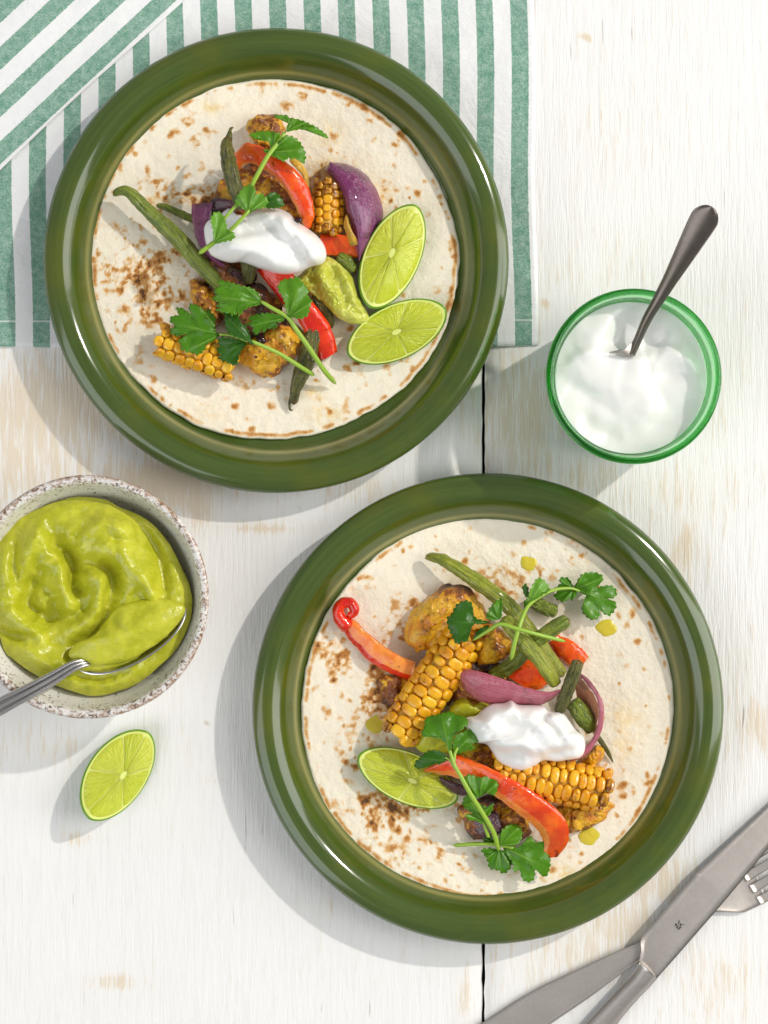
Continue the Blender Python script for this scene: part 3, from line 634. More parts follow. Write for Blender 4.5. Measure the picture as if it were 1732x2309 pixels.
for k, (x, y, r) in enumerate([(1145, 1217, 21), (1310, 1357, 23), (1275, 1806, 25), (811, 1562, 25)]):
    lab = ['round yellow sauce drop on the tortilla beside the long green bean', 'round yellow sauce drop on the tortilla below the spread coriander leaf', 'round yellow sauce drop on the tortilla beside the browned corn cob end', 'round yellow sauce drop on the tortilla beside the upright corn cob and lime wedge'][k]
    (q,) = T('d', [(x, y)]); o_ = [(q[0] + r * math.cos(a) * (1 + 0.12 * math.sin(2 * a + k)), q[1] + r * math.sin(a)) for a in np.linspace(0, 6.28, 9)[:-1]]
    o_ = [(x_ + rng.uniform(-3, 3), y_ + rng.uniform(-3, 3)) for x_, y_ in o_]
    V, F, s_ = blob(o_, TOP2 - 0.5, TOP2 + 0.7, TOP2 - 1.6, rings=8, seg=28, amp=0.5, fs=0.3, seed=k)
    obj('sauce_drop', (V, F), MAT['drop'], None, lab, 'sauce drop', 'yellow sauce drops')

# ------------------------------------------------------------------ stoneware bowl with avocado sauce and spoon
bc = W(197, 1347, 44); br = 275 * PX * (1 - 0.044 / CAM_H)
bprof = [(0, 3), (18, 3), (30, 2.5), (31, 0), (34, 0), (36, 3), (48, 12), (57, 26), (61.5, 38), (63.0, 43.2), (62.6, 44.7), (61.0, 45.2), (59.4, 44.4), (58.4, 42), (55.5, 32), (49, 19), (38, 10), (24, 6.8), (0, 6)]
P = spline([(r, z, 0) for r, z in bprof], 90)[:, :2]; sc = br * 1000 / 63.2
V, F = lathe([(max(0.01, r) * sc * 0.001, z * 0.001) for r, z in P], 160)
rr = np.repeat(P[:, 0], 160); zz = np.repeat(P[:, 1], 160); inner = np.repeat((np.arange(90) > 56).astype(float), 160)
wob = 1 + 0.016 * (fbm(np.stack([V[:, 0] * 22, V[:, 1] * 22, V[:, 2] * 20], 1), 2, 9) - 0.5); V[:, 0] *= wob; V[:, 1] *= wob
V[:, 2] += (zz > 30) * 0.001 * 1.2 * (fbm(np.stack([V[:, 0] * 30, V[:, 1] * 30, V[:, 2] * 0], 1), 2, 2) - 0.5) * np.clip((zz - 30) / 12, 0, 1)
V[:, 0] += bc[0]; V[:, 1] += bc[1]
obj('stoneware_bowl', (V, F), MAT['speckle'], None, 'white speckled stoneware bowl with a brown rim holding green avocado sauce', 'bowl',
    attrs={'rim': np.clip((zz - 30) / 14, 0, 1) * 0.7 + 0.3 * np.exp(-((zz - 45) / 2.0) ** 2), 'edge': np.exp(-(((rr - 62.6) / 1.1) ** 2 + ((zz - 44.0) / 1.6) ** 2))}, origin=(bc[0], bc[1], 0))
gout = T('7', [(-120, 640), (0, 540), (150, 400), (340, 300), (560, 235), (780, 250), (900, 310), (1100, 400), (1250, 560), (1350, 740), (1420, 900), (1440, 1060), (1400, 1230), (1300, 1400), (1170, 1520), (1050, 1620), (880, 1690), (700, 1725), (540, 1690), (400, 1640), (270, 1570), (100, 1450), (40, 1400), (-20, 1250), (-130, 1150), (-170, 900)])
GS = [([(430, 600), (520, 700), (545, 800), (550, 900), (610, 1020)], 20, 11, -6.0), ([(610, 1010), (565, 930), (600, 850), (700, 830), (775, 870), (790, 960), (750, 1060), (670, 1140), (560, 1150)], 16, 26, 5.0),
      ([(690, 745), (800, 790), (825, 880), (805, 990), (800, 1100)], 18, 9, -5.5), ([(860, 470), (800, 560), (850, 650), (960, 760), (1080, 900), (1180, 1090)], 24, 34, 5.5), ([(1010, 900), (1080, 1000), (1150, 1110)], 10, 26, -3.0),
      ([(580, 600), (600, 520), (700, 440), (830, 425), (920, 500), (930, 590)], 24, 14, 4.5), ([(560, 560), (580, 500), (650, 430)], 9, 12, -3), ([(1120, 430), (1280, 620), (1360, 830), (1350, 1010)], 20, 20, 4.0), ([(1080, 480), (1190, 660), (1230, 850), (1220, 1000)], 10, 18, -3.0),
      ([(300, 800), (240, 920), (225, 1040), (330, 1130)], 12, 22, -5), ([(300, 420), (230, 600), (185, 800)], 12, 24, 3.5), ([(290, 480), (330, 620), (400, 720)], 16, 22, 3.0), ([(400, 640), (390, 800), (300, 1000)], 14, 16, -2.5), ([(420, 960), (440, 1080), (520, 1135), (620, 1100)], 10, 18, -4.5), ([(430, 700), (420, 850), (470, 1000)], 16, 20, 3.5),
      ([(30, 1040), (150, 1150), (290, 1300)], 14, 22, 3.5), ([(-20, 1210), (100, 1265), (230, 1290)], 8, 16, -4), ([(360, 1110), (420, 1240), (400, 1370)], 18, 20, -3), ([(530, 1430), (560, 1350), (700, 1270), (770, 1180), (790, 1080)], 16, 9, -4.0), ([(150, 1350), (280, 1450), (450, 1500)], 16, 20, 2.5), ([(420, 300), (620, 290), (860, 340), (1020, 420)], 14, 22, 3.5), ([(520, 350), (700, 340), (900, 390)], 10, 14, -2.5), ([(980, 380), (1150, 520), (1270, 720)], 10, 12, -2.5), ([(60, 560), (40, 760), (60, 940)], 20, 16, 3), ([(120, 520), (110, 700), (120, 900)], 8, 12, -2.5), ([(560, 1600), (760, 1650), (960, 1600), (1120, 1500)], 14, 16, 3.0), ([(500, 1560), (700, 1590), (900, 1560)], 10, 10, -2.5)]
GS = [(T('7', p), a * 1.3, b * 1.3, c * (1.5 if c > 0 else 2.1)) for p, a, b, c in GS]
gq = thing('avocado_sauce', 'thick bright green avocado sauce swirled in the speckled bowl', 'sauce', (bc[0], bc[1], 0.021))
V, F, s_ = blob(gout, 29.5, 38.0, 20, power=3.4, sigma=2.6, rings=90, seg=280, amp=2.2, fs=0.10, seed=4, strokes=GS, edge=0.6, xy=0.2, amp2=0.8, fs2=0.35)
obj('sauce_surface', (V, F), MAT['guac'], gq)
mo = T('7', [(515, 1410), (570, 1330), (700, 1270), (800, 1150), (900, 1050), (1080, 1000), (1250, 1000), (1385, 1060), (1345, 1170), (1235, 1285), (1100, 1385), (960, 1462), (800, 1490), (640, 1485), (545, 1450)])
MS = [(T('7', [(880, 1060), (840, 1150), (900, 1230)]), 8, 12, -2.5), (T('7', [(720, 1300), (850, 1260), (1000, 1230), (1180, 1130)]), 26, 26, 2.0), (T('7', [(700, 1390), (900, 1380), (1150, 1280)]), 14, 14, -1.2)]
V, F, s_ = blob(mo, 37.5, 43, 31, power=2.6, rings=40, seg=150, amp=0.9, fs=0.13, seed=6, strokes=MS, edge=0.6, xy=0.3)
obj('spooned_mound', (V, F), MAT['guac'], gq)
# spoon: dish under the sauce, fluted handle over the rim
sp = thing('spoon', 'steel spoon with a fluted handle lying in the green avocado sauce', 'spoon', W(300, 1420, 30), 'spoons')
dc = np.array([975.0, 1262.0]); ax = np.array([400.0, -235.0]); bx = np.array([0.507, 0.862]) * 205
nr, nt = 14, 60; pts = []
for layer in (0, 1):
    for i in range(nr):
        q = (i + 0.02) / (nr - 1)
        q = min(q, 1.0)
        for j in range(nt):
            a = 2 * math.pi * j / nt; p = dc + ax * 1.02 * q * math.cos(a) + bx * 1.06 * q * math.sin(a)
            x, y = T('7', [p])[0]; zt = 33.4 - 0.6 * q * math.cos(a) + 6.4 * q * math.sin(a) - 7.0 * (1 - q ** 2.2) - (0.9 if layer else 0)
            pts.append((x, y, zt))
F = gridfaces(nr, nt, True) + gridfaces(nr, nt, True, off=nr * nt, flip=True)
for j in range(nt):
    a, b = (nr - 1) * nt + j, (nr - 1) * nt + (j + 1) % nt; F.append((a, b, b + nr * nt, a + nr * nt))
obj('spoon_bowl', (WA(pts), F), MAT['steel2'], sp)
hl = T('7', [(-420, 1945, 60), (-200, 1840, 55.5), (0, 1737, 51.5), (200, 1640, 48), (400, 1535, 44), (540, 1462, 41), (640, 1450, 38.5)])
hr = T('7', [(-420, 2110, 60), (-200, 1990, 55.5), (0, 1872, 51.5), (200, 1757, 48), (400, 1640, 44), (570, 1530, 41), (680, 1490, 38.5)])
obj('handle', solid_ribbon(hl, hr, 1.0, 1.6, 40, 13), MAT['steel2'], sp)
def between(A, B, f): return [tuple(np.array(a) * (1 - f) + np.array(b) * f) for a, b in zip(A, B)]
for f in (0.12, 0.5, 0.88):
    path = [(x, y, z + 1.15 - 0.75 * abs(2 * f - 1) ** 2.0) for x, y, z in between(hl, hr, f)]
    obj('flute', tube(path, [6.5, 6.0, 5.5, 4.0], 40, 10)[:2], MAT['steel2'], sp)

# ------------------------------------------------------------------ green glass with yogurt and spoon
gc = W(1430, 848, 65); gr = 199 * PX * (1 - 0.065 / CAM_H) * 1000
gprof = [(0, 1.2), (20, 1.2), (30, 0.4), (33.5, 0.0), (36, 1.0), (38.5, 6), (40.2, 18), (41.4, 34), (42.6, 50), (gr - 1.6, 58), (gr - 0.5, 61), (gr, 63.2), (gr - 0.6, 65.0), (gr - 2.2, 66.0), (gr - 3.2, 65.2), (gr - 3.8, 63.2), (gr - 4.2, 59), (39.4, 50), (38.2, 34), (37.0, 18), (34.5, 10), (28, 7.6), (0, 7)]
P = spline([(r, z, 0) for r, z in gprof], 96)[:, :2]
V, F = lathe([(max(0.01, r) * 0.001, z * 0.001) for r, z in P], 128); V[:, 0] += gc[0]; V[:, 1] += gc[1]
GL = obj('glass_tumbler', (V, F), MAT['glass'], None, 'squat green glass tumbler filled with white yogurt', 'glass', origin=(gc[0], gc[1], 0))
GL.cycles.is_caustics_caster = True
YS = [([(640, 880), (600, 1010), (500, 1130), (360, 1200)], 26, 52, 4.5), ([(740, 940), (680, 1060), (640, 1160)], 34, 24, -3.5), ([(300, 1290), (450, 1205), (640, 1190), (800, 1225)], 14, 60, 4.5), ([(860, 1120), (960, 1110), (1060, 1150)], 44, 40, -7), ([(870, 1245), (980, 1200), (1100, 1195), (1220, 1260), (1290, 1380)], 16, 50, 4.5),
      ([(960, 1335), (1090, 1350), (1220, 1310)], 26, 16, -3.5), ([(300, 1390), (420, 1470), (560, 1520), (700, 1490)], 18, 34, -3.0), ([(560, 1600), (640, 1510), (780, 1470), (890, 1500), (920, 1590), (860, 1700)], 26, 52, 3.6), ([(420, 1640), (520, 1760), (680, 1830)], 24, 44, -2.5), ([(700, 1810), (900, 1770), (1080, 1700), (1210, 1560)], 44, 20, -2.5), ([(1060, 1010), (1090, 1110), (1200, 1190)], 24, 30, 3.5)]
YS = [(T('8', p), a, b, c * 0.85) for p, a, b, c in YS]
nr, nt = 110, 220; yp = []; c48 = gc
rs = np.linspace(0, 1, nr) ** 0.9; th = np.linspace(0, 2 * np.pi, nt, endpoint=False); RR, TH = np.meshgrid(rs, th, indexing='ij'); s = RR.ravel(); a = TH.ravel()
f48 = (1 - 0.046 / CAM_H) * PX
wx = gc[0] + 0.0391 * s * np.cos(a); wy = gc[1] + 0.0391 * s * np.sin(a); px = wx / f48 + 866; py = 1154.5 - wy / f48
z = 51.0 + 1.6 * (n3(px, py, 0.014, 2, 2) - 0.5) * 2 + stroke_field(px, py, YS) * (1 - s ** 8) + 1.8 * s ** 5 * (n3(px, py, 0.02, 5, 2))
top = np.stack([wx, wy, z * 0.001], 1)
V, F = top, gridfaces(nr, nt, True)
side = [(38.2, 34), (37.0, 18), (34.6, 10.1), (28, 7.7), (0.01, 7.1)]
rings = [np.stack([gc[0] + (r + 0.06) * 0.001 * np.cos(th), gc[1] + (r + 0.06) * 0.001 * np.sin(th), np.full(nt, (zz_ + 0.0) * 0.001)], 1) for r, zz_ in side]
V = np.concatenate([top] + rings); F = gridfaces(nr + len(rings), nt, True)
YG = obj('yogurt', (V, F), MAT['yog'], None, 'thick white yogurt with soft swirls inside the green glass', 'yogurt', origin=(gc[0], gc[1], 0.0071))
YG.cycles.is_caustics_receiver = True
sp2 = thing('spoon', 'dark satin steel spoon standing in the glass of white yogurt', 'spoon', W(1430, 800, 40), 'spoons')
hl, hr = paddle(T('8', [(806, 1195, 54.5), (860, 1075, 57), (930, 920, 61.5), (1025, 760, 68), (1120, 595, 77), (1230, 400, 88), (1320, 240, 96), (1412, 84, 104)]), [(0, 9), (0.12, 9.5), (0.3, 12), (0.5, 17), (0.7, 25), (0.85, 31), (0.93, 33), (1, 32)], 90)
_x = T('8', [(775, 1165, 46.5), (830, 1060, 51), (900, 900, 59), (970, 770, 66), (1050, 590, 75), (1130, 380, 86), (1180, 240, 94), (1218, 170, 98), (1265, 122, 101), (1320, 97, 103), (1380, 86, 104)])
_y = T('8', [(835, 1215, 46.5), (880, 1085, 51), (960, 955, 59), (1060, 815, 66), (1150, 690, 75), (1270, 525, 86), (1380, 380, 94), (1445, 250, 98), (1470, 180, 101), (1455, 120, 103), (1400, 88, 104)])
obj('handle', solid_ribbon(hl, hr, 2.2, 3.0, 150, 15, pw=0.9), MAT['steeld'], sp2)
sl = T('8', [(632, 1178, 57), (700, 1160, 57.5), (760, 1145, 57.5), (830, 1080, 56)]); sr = T('8', [(640, 1182, 56), (720, 1192, 55.5), (800, 1212, 55.5), (872, 1100, 56)])
obj('spoon_bowl', solid_ribbon(sl, sr, 0.3, 1.4, 24, 9), MAT['steel'], sp2)
low = T('8', [(620, 1185, 44), (600, 1300, 32), (680, 1400, 22), (780, 1420, 20)]); lor = T('8', [(860, 1220, 44), (900, 1300, 32), (860, 1400, 22), (790, 1422, 20)])
obj('sunken_dish', solid_ribbon(low, lor, -2.5, 1.2, 20, 9), MAT['steel'], sp2)

# ------------------------------------------------------------------ fork and knife
fk = thing('fork', 'matt grey steel fork lying under the knife on the planks', 'fork', W(1450, 2080, 0))
fl = T('K', [(-170, 1500, 3.2), (-60, 1390, 3.2), (45, 1322, 3.2), (300, 1160, 3.2), (560, 1035, 3.4), (780, 935, 3.8), (930, 872, 4.2), (1040, 815, 4.6), (1150, 750, 5.0), (1240, 690, 5.0)])
fr = T('K', [(-120, 1640, 3.2), (120, 1540, 3.2), (330, 1410, 3.2), (420, 1340, 3.2), (640, 1190, 3.4), (800, 1070, 3.8), (930, 980, 4.2), (1050, 890, 4.6), (1180, 800, 5.0), (1290, 745, 5.0)])
obj('handle', solid_ribbon(fl, fr, 0.7, 2.0, 50, 9, pw=0.5), MAT['steel'], fk)
hl = T('K', [(1235, 693, 4.9), (1300, 620, 4.0), (1380, 520, 3.2), (1470, 445, 2.6), (1545, 405, 2.4), (1562, 396, 2.6)])
hr = T('K', [(1285, 748, 4.9), (1365, 702, 4.0), (1500, 707, 3.2), (1570, 684, 2.6), (1640, 646, 2.4), (1655, 638, 2.6)])
obj('head', solid_ribbon(hl, hr, -0.8, 1.8, 30, 11, pw=0.7), MAT['steel'], fk)
d = np.array([0.855, -0.52]); nn = np.array([0.52, 0.855]); c0 = np.array([1600.0, 512.0])
for k, off in enumerate((-118, -41, 36, 113)):
    a = c0 + nn * off; st = a - d * 60
    P0 = [st + d * q - nn * wd for q, wd in ((0, 27), (120, 26), (300, 22), (460, 15), (520, 5))]; P1 = [st + d * q + nn * wd for q, wd in ((0, 27), (120, 26), (300, 22), (460, 15), (520, 5))]
    zz_ = (2.9, 3.1, 4.5, 6.5, 7.4)
    obj('tine', solid_ribbon(T('K', [(p[0], p[1], z_) for p, z_ in zip(P0, zz_)]), T('K', [(p[0], p[1], z_) for p, z_ in zip(P1, zz_)]), 0.3, 1.7, 20, 5), MAT['steel'], fk)
kn = thing('knife', 'matt grey steel table knife with a serrated edge lying across the fork', 'knife', W(1500, 2080, 4))
bl = [(905, 1030, 8.0), (930, 930, 8.4), (928, 868, 8.4), (950, 818, 8.4), (1010, 752, 8.4), (1250, 478, 8.0)]
q0, q1 = np.array([1250, 478.0]), np.array([1900, -125.0])
for i in range(1, 151):
    f = i / 150; p = q0 + (q1 - q0) * f + (np.array([-0.68, -0.73]) * (3.0 if i % 2 else 0.0)); bl.append((p[0], p[1], 8.0 - 3.6 * f))
bR = [(1004, 1108, 8.0), (1030, 1075, 8.4), (1060, 1040, 8.4), (1110, 985, 8.4), (1180, 905, 8.4), (1420, 628, 8.0), (1640, 362, 7.0), (1780, 180, 6.2), (1900, -40, 5.0), (1905, -118, 4.4)]
A = spline(bl[:6], 30); Bq = np.array(bl[6:]); Lk = np.concatenate([A[:-1], np.array([bl[5]]), Bq]); Lk = [tuple(p) for p in T('K', [tuple(p) for p in Lk])]
n = len(Lk); al = np.array(Lk); bb = np.array(T('K', bR))
ub = np.concatenate([np.linspace(0, 0.42, 30), np.linspace(0.42, 1.0, n - 30 + 1)[1:]]) if n > 30 else None
Bs = spline(bb, 400); Rk = Bs[np.clip((ub[:n] * 399).astype(int), 0, 399)]
m = 7; vv = np.linspace(0, 1, m); tp = al[:, None, :] * (1 - vv)[None, :, None] + Rk[:, None, :] * vv[None, :, None]
tp[:, :, 2] += 0.25 * (1 - (2 * vv - 1) ** 2)[None, :]
bt = tp.copy(); bt[:, :, 2] -= 0.35 + 1.2 * vv[None, :]
N = n * m; V = WA(np.concatenate([tp.reshape(-1, 3), bt.reshape(-1, 3)])); F = gridfaces(n, m, flip=True) + gridfaces(n, m, off=N)
for i in range(n - 1):
    F += [(i * m, (i + 1) * m, N + (i + 1) * m, N + i * m), (i * m + m - 1, N + i * m + m - 1, N + (i + 1) * m + m - 1, (i + 1) * m + m - 1)]
F += [(j, N + j, N + j + 1, j + 1) for j in range(m - 1)] + [((n - 1) * m + j, (n - 1) * m + j + 1, N + (n - 1) * m + j + 1, N + (n - 1) * m + j) for j in range(m - 1)]
blade = obj('blade', (V, F), MAT['steel'], kn)
kl = T('K', [(380, 1590, 4.6), (480, 1480, 5.0), (612, 1338, 5.6), (700, 1245, 6.2), (800, 1140, 7.0), (865, 1075, 7.6), (905, 1022, 8.0), (925, 985, 8.2)])
kr = T('K', [(545, 1620, 4.6), (660, 1500, 5.0), (790, 1350, 5.6), (850, 1275, 6.2), (930, 1185, 7.0), (975, 1140, 7.6), (1006, 1104, 8.0), (1022, 1080, 8.2)])
obj('handle', solid_ribbon(kl, kr, 4.2, 5.6, 40, 17, pw=0.8), MAT['steel'], kn)
for a, b, wd in [((750, 370), (730, 560), 26), ((610, 535), (525, 630), 24), ((640, 570), (590, 665), 24), ((705, 650), (600, 780), 30), ((840, 520), (805, 640), 30), ((805, 635), (1020, 590), 18), ((820, 710), (680, 860), 28), ((760, 770), (810, 810), 22), ((830, 710), (870, 745), 26), ((470, 690), (482, 696), 14)]:
    a = np.array(a, float); b = np.array(b, float); d = b - a; d /= np.linalg.norm(d); nn = np.array([-d[1], d[0]]) * wd
    q = T('M', [tuple(a + nn), tuple(b + nn), tuple(b - nn), tuple(a - nn)]); zt = 8.80
    V = [W(x, y, zt) for x, y in q] + [W(x, y, zt - 0.3) for x, y in q]
    obj('maker_mark', (np.array(V), [(3, 2, 1, 0), (4, 5, 6, 7), (0, 1, 5, 4), (1, 2, 6, 5), (2, 3, 7, 6), (3, 0, 4, 7)]), MAT['etch'], blade, smooth=False)
# ------------------------------------------------------------------ food builders
def bean(label, key, pts, rad, top, mat='bean', seed=1, groove=0.0, flat=0.92, tip=None, n=40):
    path = [(x, y, top + h) for x, y, h in T(key, pts)]
    V, F, t = tube(path, rad, n, 16, flat, 0.16, 0.45, seed, groove)
    aa = np.concatenate([np.tile(np.arange(16) / 16.0, n), [0, 0]])
    if tip is None:
        return obj('green_bean', (V, F), MAT[mat], None, label, 'green bean', 'roasted green beans', {'t': t, 'a': aa})
    th_ = thing('green_bean', label, 'green bean', tuple(np.array([V[:, 0].mean(), V[:, 1].mean(), V[:, 2].min()])), 'roasted green beans')
    obj('pod', (V, F), MAT[mat], th_, attrs={'t': t, 'a': aa})
    path = [(x, y, top + h) for x, y, h in T(key, tip[0])]
    V, F, t = tube(path, tip[1], 14, 8, 0.9, 0.1, 0.6, seed)
    obj('withered_tip', (V, F), MAT['beand'], th_, attrs={'t': t})
    return th_
def pepper(label, key, L, Rr, top, mat='red', bulge=3.0, thick=3.5, seed=1, n=44, flesh='redflesh', amp=0.8, skin=(0, 1), pw=0.5):
    Lp = [(x, y, top + h) for x, y, h in T(key, L)]; Rp = [(x, y, top + h) for x, y, h in T(key, Rr)]
    (Vt, Ft, t, v), (V2, F2, t2) = ribbon(Lp, Rp, bulge, thick, n, 13, amp, 0.16, seed, pw, skin=skin, jit=2.6)
    th_ = thing('pepper_strip', label, 'pepper strip', tuple(np.array([V2[:, 0].mean(), V2[:, 1].mean(), V2[:, 2].min()])), 'roasted pepper strips')
    obj('skin', (Vt, Ft), MAT[mat], th_, attrs={'t': t, 'v': v}); obj('flesh', (V2, F2), MAT[flesh], th_, attrs={'t': t2})
    return th_
def onion(label, key, L, Rr, top, mat='onion', inner='onionin', bulge=5.0, thick=2.5, seed=1, n=44, amp=0.5, pw=0.7, name='onion_wedge', cat='onion'):
    Lp = [(x, y, top + h) for x, y, h in T(key, L)]; Rp = [(x, y, top + h) for x, y, h in T(key, Rr)]
    (Vt, Ft, t, v), (V2, F2, t2) = ribbon(Lp, Rp, bulge, thick, n, 17, amp, 0.2, seed, pw, jit=1.6)
    th_ = thing(name, label, cat, tuple(np.array([V2[:, 0].mean(), V2[:, 1].mean(), V2[:, 2].min()])), 'roasted red onion pieces')
    obj('skin', (Vt, Ft), MAT[mat], th_, attrs={'t': t, 'v': v}); obj('flesh', (V2, F2), MAT[inner], th_, attrs={'t': t2, 'v': np.concatenate([v, v])})
    return th_
def chicken(label, key, outl, top, h0, h1, mat='chick', seed=1, amp=2.2, fs=0.16, rings=34, seg=110, hb=-0.6, **k):
    V, F, s_ = blob(T(key, outl), top + h0, top + h1, top + hb, power=2.2, rings=rings, seg=seg, amp=amp * 1.7, fs=fs, seed=seed, amp2=1.5, fs2=0.45, xy=1.0, **k)
    return obj('chicken_piece', (V, F), MAT[mat], None, label, 'chicken', 'spiced roasted chicken pieces')
# one shared kernel shape: rounded cushion narrower at its foot
def kernel_mesh():
    V = []; nu, nv = 12, 8
    for i in range(nv + 1):
        ph = -math.pi / 2 + math.pi * i / nv
        for j in range(nu):
            a = 2 * math.pi * j / nu; f = lambda q, e: math.copysign(abs(q) ** e, q)
            c = f(math.cos(ph), 0.72); V.append((c * f(math.cos(a), 0.82), c * f(math.sin(a), 0.82), f(math.sin(ph), 0.9)))
    V = np.array(V); V[:, :2] *= (0.9 + 0.10 * V[:, 2:3])
    dim = np.exp(-(V[:, 0] ** 2 + V[:, 1] ** 2) * 6) * (V[:, 2] > 0); V[:, 2] -= 0.20 * dim
    return mkmesh('kernel', V, gridfaces(nv + 1, nu, True), MAT['corn'])
KM = kernel_mesh(); KB = KM.copy(); KB.materials.clear(); KB.materials.append(MAT['kernelb'])
def corn(label, key, A, B, top, rpx, nalong, rows, browned=lambda f, r: False, seed=1, taper=(1, 1)):
    """cob piece: axis from A to B (x,y,height), kernel rows at the given angles (degrees, 90 = up)"""
    (a, b) = T(key, [A, B]); pa = np.array(W(a[0], a[1], top + a[2])); pb = np.array(W(b[0], b[1], top + b[2]))
    d = pb - pa; Ln = np.linalg.norm(d); d /= Ln; side = np.cross(d, [0, 0, 1]); side /= np.linalg.norm(side); up = np.cross(side, d)
    r = rpx * PX; th_ = thing('corn_cob', label, 'corn cob', tuple((pa + pb) / 2 - np.array([0, 0, r * 0.6])), 'roasted corn cob pieces')
    core = [(a[0] + (b[0] - a[0]) * f, a[1] + (b[1] - a[1]) * f, top + a[2] + (b[2] - a[2]) * f) for f in (0.0, 0.5, 1.0)]
    V, F, t = tube(core, [rpx * 0.80 * taper[0], rpx * 0.84, rpx * 0.80 * taper[1]], 16, 18, 1.0, 0.05, 0.5, seed, capr=True)
    obj('core', (V, F), MAT['cob'], th_)
    rg = random.Random(seed); da = R(abs(rows[1] - rows[0]))
    for ri, ang in enumerate(rows):
        for i in range(nalong):
            f = (i + 0.5 + (0.25 if ri % 2 else -0.15) + rg.uniform(-0.10, 0.10)) / nalong
            if f > 0.985 or f < 0.01: continue
            rr = r * (taper[0] + (taper[1] - taper[0]) * f) * (1 - 0.10 * (2 * f - 1) ** 4)
            an = R(ang + rg.uniform(-4, 4) + 7 * math.sin(f * 5 + seed)); nrm_ = side * math.cos(an) + up * math.sin(an); tang = -side * math.sin(an) + up * math.cos(an)
            k = bpy.data.objects.new('kernel', KB if browned(f, ang) else KM); COL.objects.link(k); k.parent = th_
            sx = Ln / nalong * 0.575 * rg.uniform(0.90, 1.08); sy = rr * da * 0.54 * rg.uniform(0.92, 1.06); sz = r * 0.215 * rg.uniform(0.75, 1.2)
            if rg.random() < 0.12: sx *= 0.8; sy *= 0.85
            p = pa + d * (Ln * f) + nrm_ * (rr * 0.86) - np.array(th_.location)
            M = Matrix(((d[0] * sx, tang[0] * sy, nrm_[0] * sz, p[0]), (d[1] * sx, tang[1] * sy, nrm_[1] * sz, p[1]), (d[2] * sx, tang[2] * sy, nrm_[2] * sz, p[2]), (0, 0, 0, 1)))
            k.matrix_basis = M
    return th_
def leaf_mesh(key, outl, base, h, top, droop=2.0, lift=1.5, seed=1):
    O = np.array([p[:2] for p in T(key, outl)]); bs = np.array(T(key, [base])[0][:2])
    # densify, soften, scallop
    D = spline(O, len(O) * 7, True); k_ = 0.35 * D + 0.325 * (np.roll(D, 1, 0) + np.roll(D, -1, 0)); D = 0.5 * D + 0.5 * k_
    tan = np.roll(D, -1, 0) - np.roll(D, 1, 0); nrm_ = np.stack([tan[:, 1], -tan[:, 0]], 1); nrm_ /= np.linalg.norm(nrm_, axis=1)[:, None] + 1e-9
    ctr = D.mean(0)
    area2 = np.sum(D[:, 0] * np.roll(D[:, 1], -1) - np.roll(D[:, 0], -1) * D[:, 1])
    if area2 < 0: nrm_ = -nrm_
    arc = np.concatenate([[0], np.cumsum(np.linalg.norm(np.diff(D, axis=0), axis=1))])
    away = np.clip(np.linalg.norm(D - bs, axis=1) / 30.0, 0, 1)
    D = D + nrm_ * ((np.abs(np.sin(arc * 0.26 + seed)) - 0.55) * 4.2 * away)[:, None]
    c = bs * 0.30 + ctr * 0.70; size = np.linalg.norm(D - bs, axis=1).max() + 1e-6
    m = len(D); rings = 9; P = []; ang = []; rad = []
    ax = ctr - bs; a0 = math.atan2(ax[1], ax[0])
    for i in range(rings + 1):
        s = max(i / rings, 0.01); q = c + (D - c) * s
        dv = q - bs; dist = np.linalg.norm(dv, axis=1) / size; an = (np.arctan2(dv[:, 1], dv[:, 0]) - a0 + math.pi) % (2 * math.pi) - math.pi
        z = top + h + lift * np.sin(np.clip(dist, 0, 1) * 2.2) - droop * dist ** 2 + 0.7 * np.cos(an * 9) * dist * 0.5 + (n3(q[:, 0], q[:, 1], 0.03, seed, 2) - 0.5) * 4.5 + (2.4 if seed % 3 else -1.6) * np.abs(np.sin(an)) * dist
        P.append(np.column_stack([q, z])); ang.append(an); rad.append(dist)
    t_ = np.concatenate(P); b_ = t_.copy(); b_[:, 2] -= 0.3
    V = WA(np.concatenate([t_, b_])); N = len(t_)
    F = gridfaces(rings + 1, m, True, flip=(area2 < 0)) + gridfaces(rings + 1, m, True, off=N, flip=not (area2 < 0))
    for j in range(m):
        a, b = rings * m + j, rings * m + (j + 1) % m; F.append((a, b, N + b, N + a) if area2 >= 0 else (a, N + a, N + b, b))
    A = np.concatenate(ang); Rr = np.concatenate(rad)
    return (V, F), {'ang': np.concatenate([A, A]), 'rad': np.concatenate([Rr, Rr])}
def sprig(label, key, top, stems, leaves, seed=1):
    loc = loc_of(T(key, [s_[0][0] for s_ in stems]), top)
    th_ = thing('coriander_sprig', label, 'coriander', loc, 'fresh coriander sprigs')
    for pts, r in stems:
        V, F, t = tube([(x, y, top + h) for x, y, h in T(key, pts)], r, 36, 8, 1.0, 0.04, 0.5, seed)
        obj('stem', (V, F), MAT['stem'], th_)
    for i, (outl, base, h, mat, dr, li) in enumerate(leaves):
        VF, at = leaf_mesh(key, outl, base, h, top, dr, li, seed * 10 + i); obj('leaf', VF, MAT[mat], th_, attrs=at)
    return th_
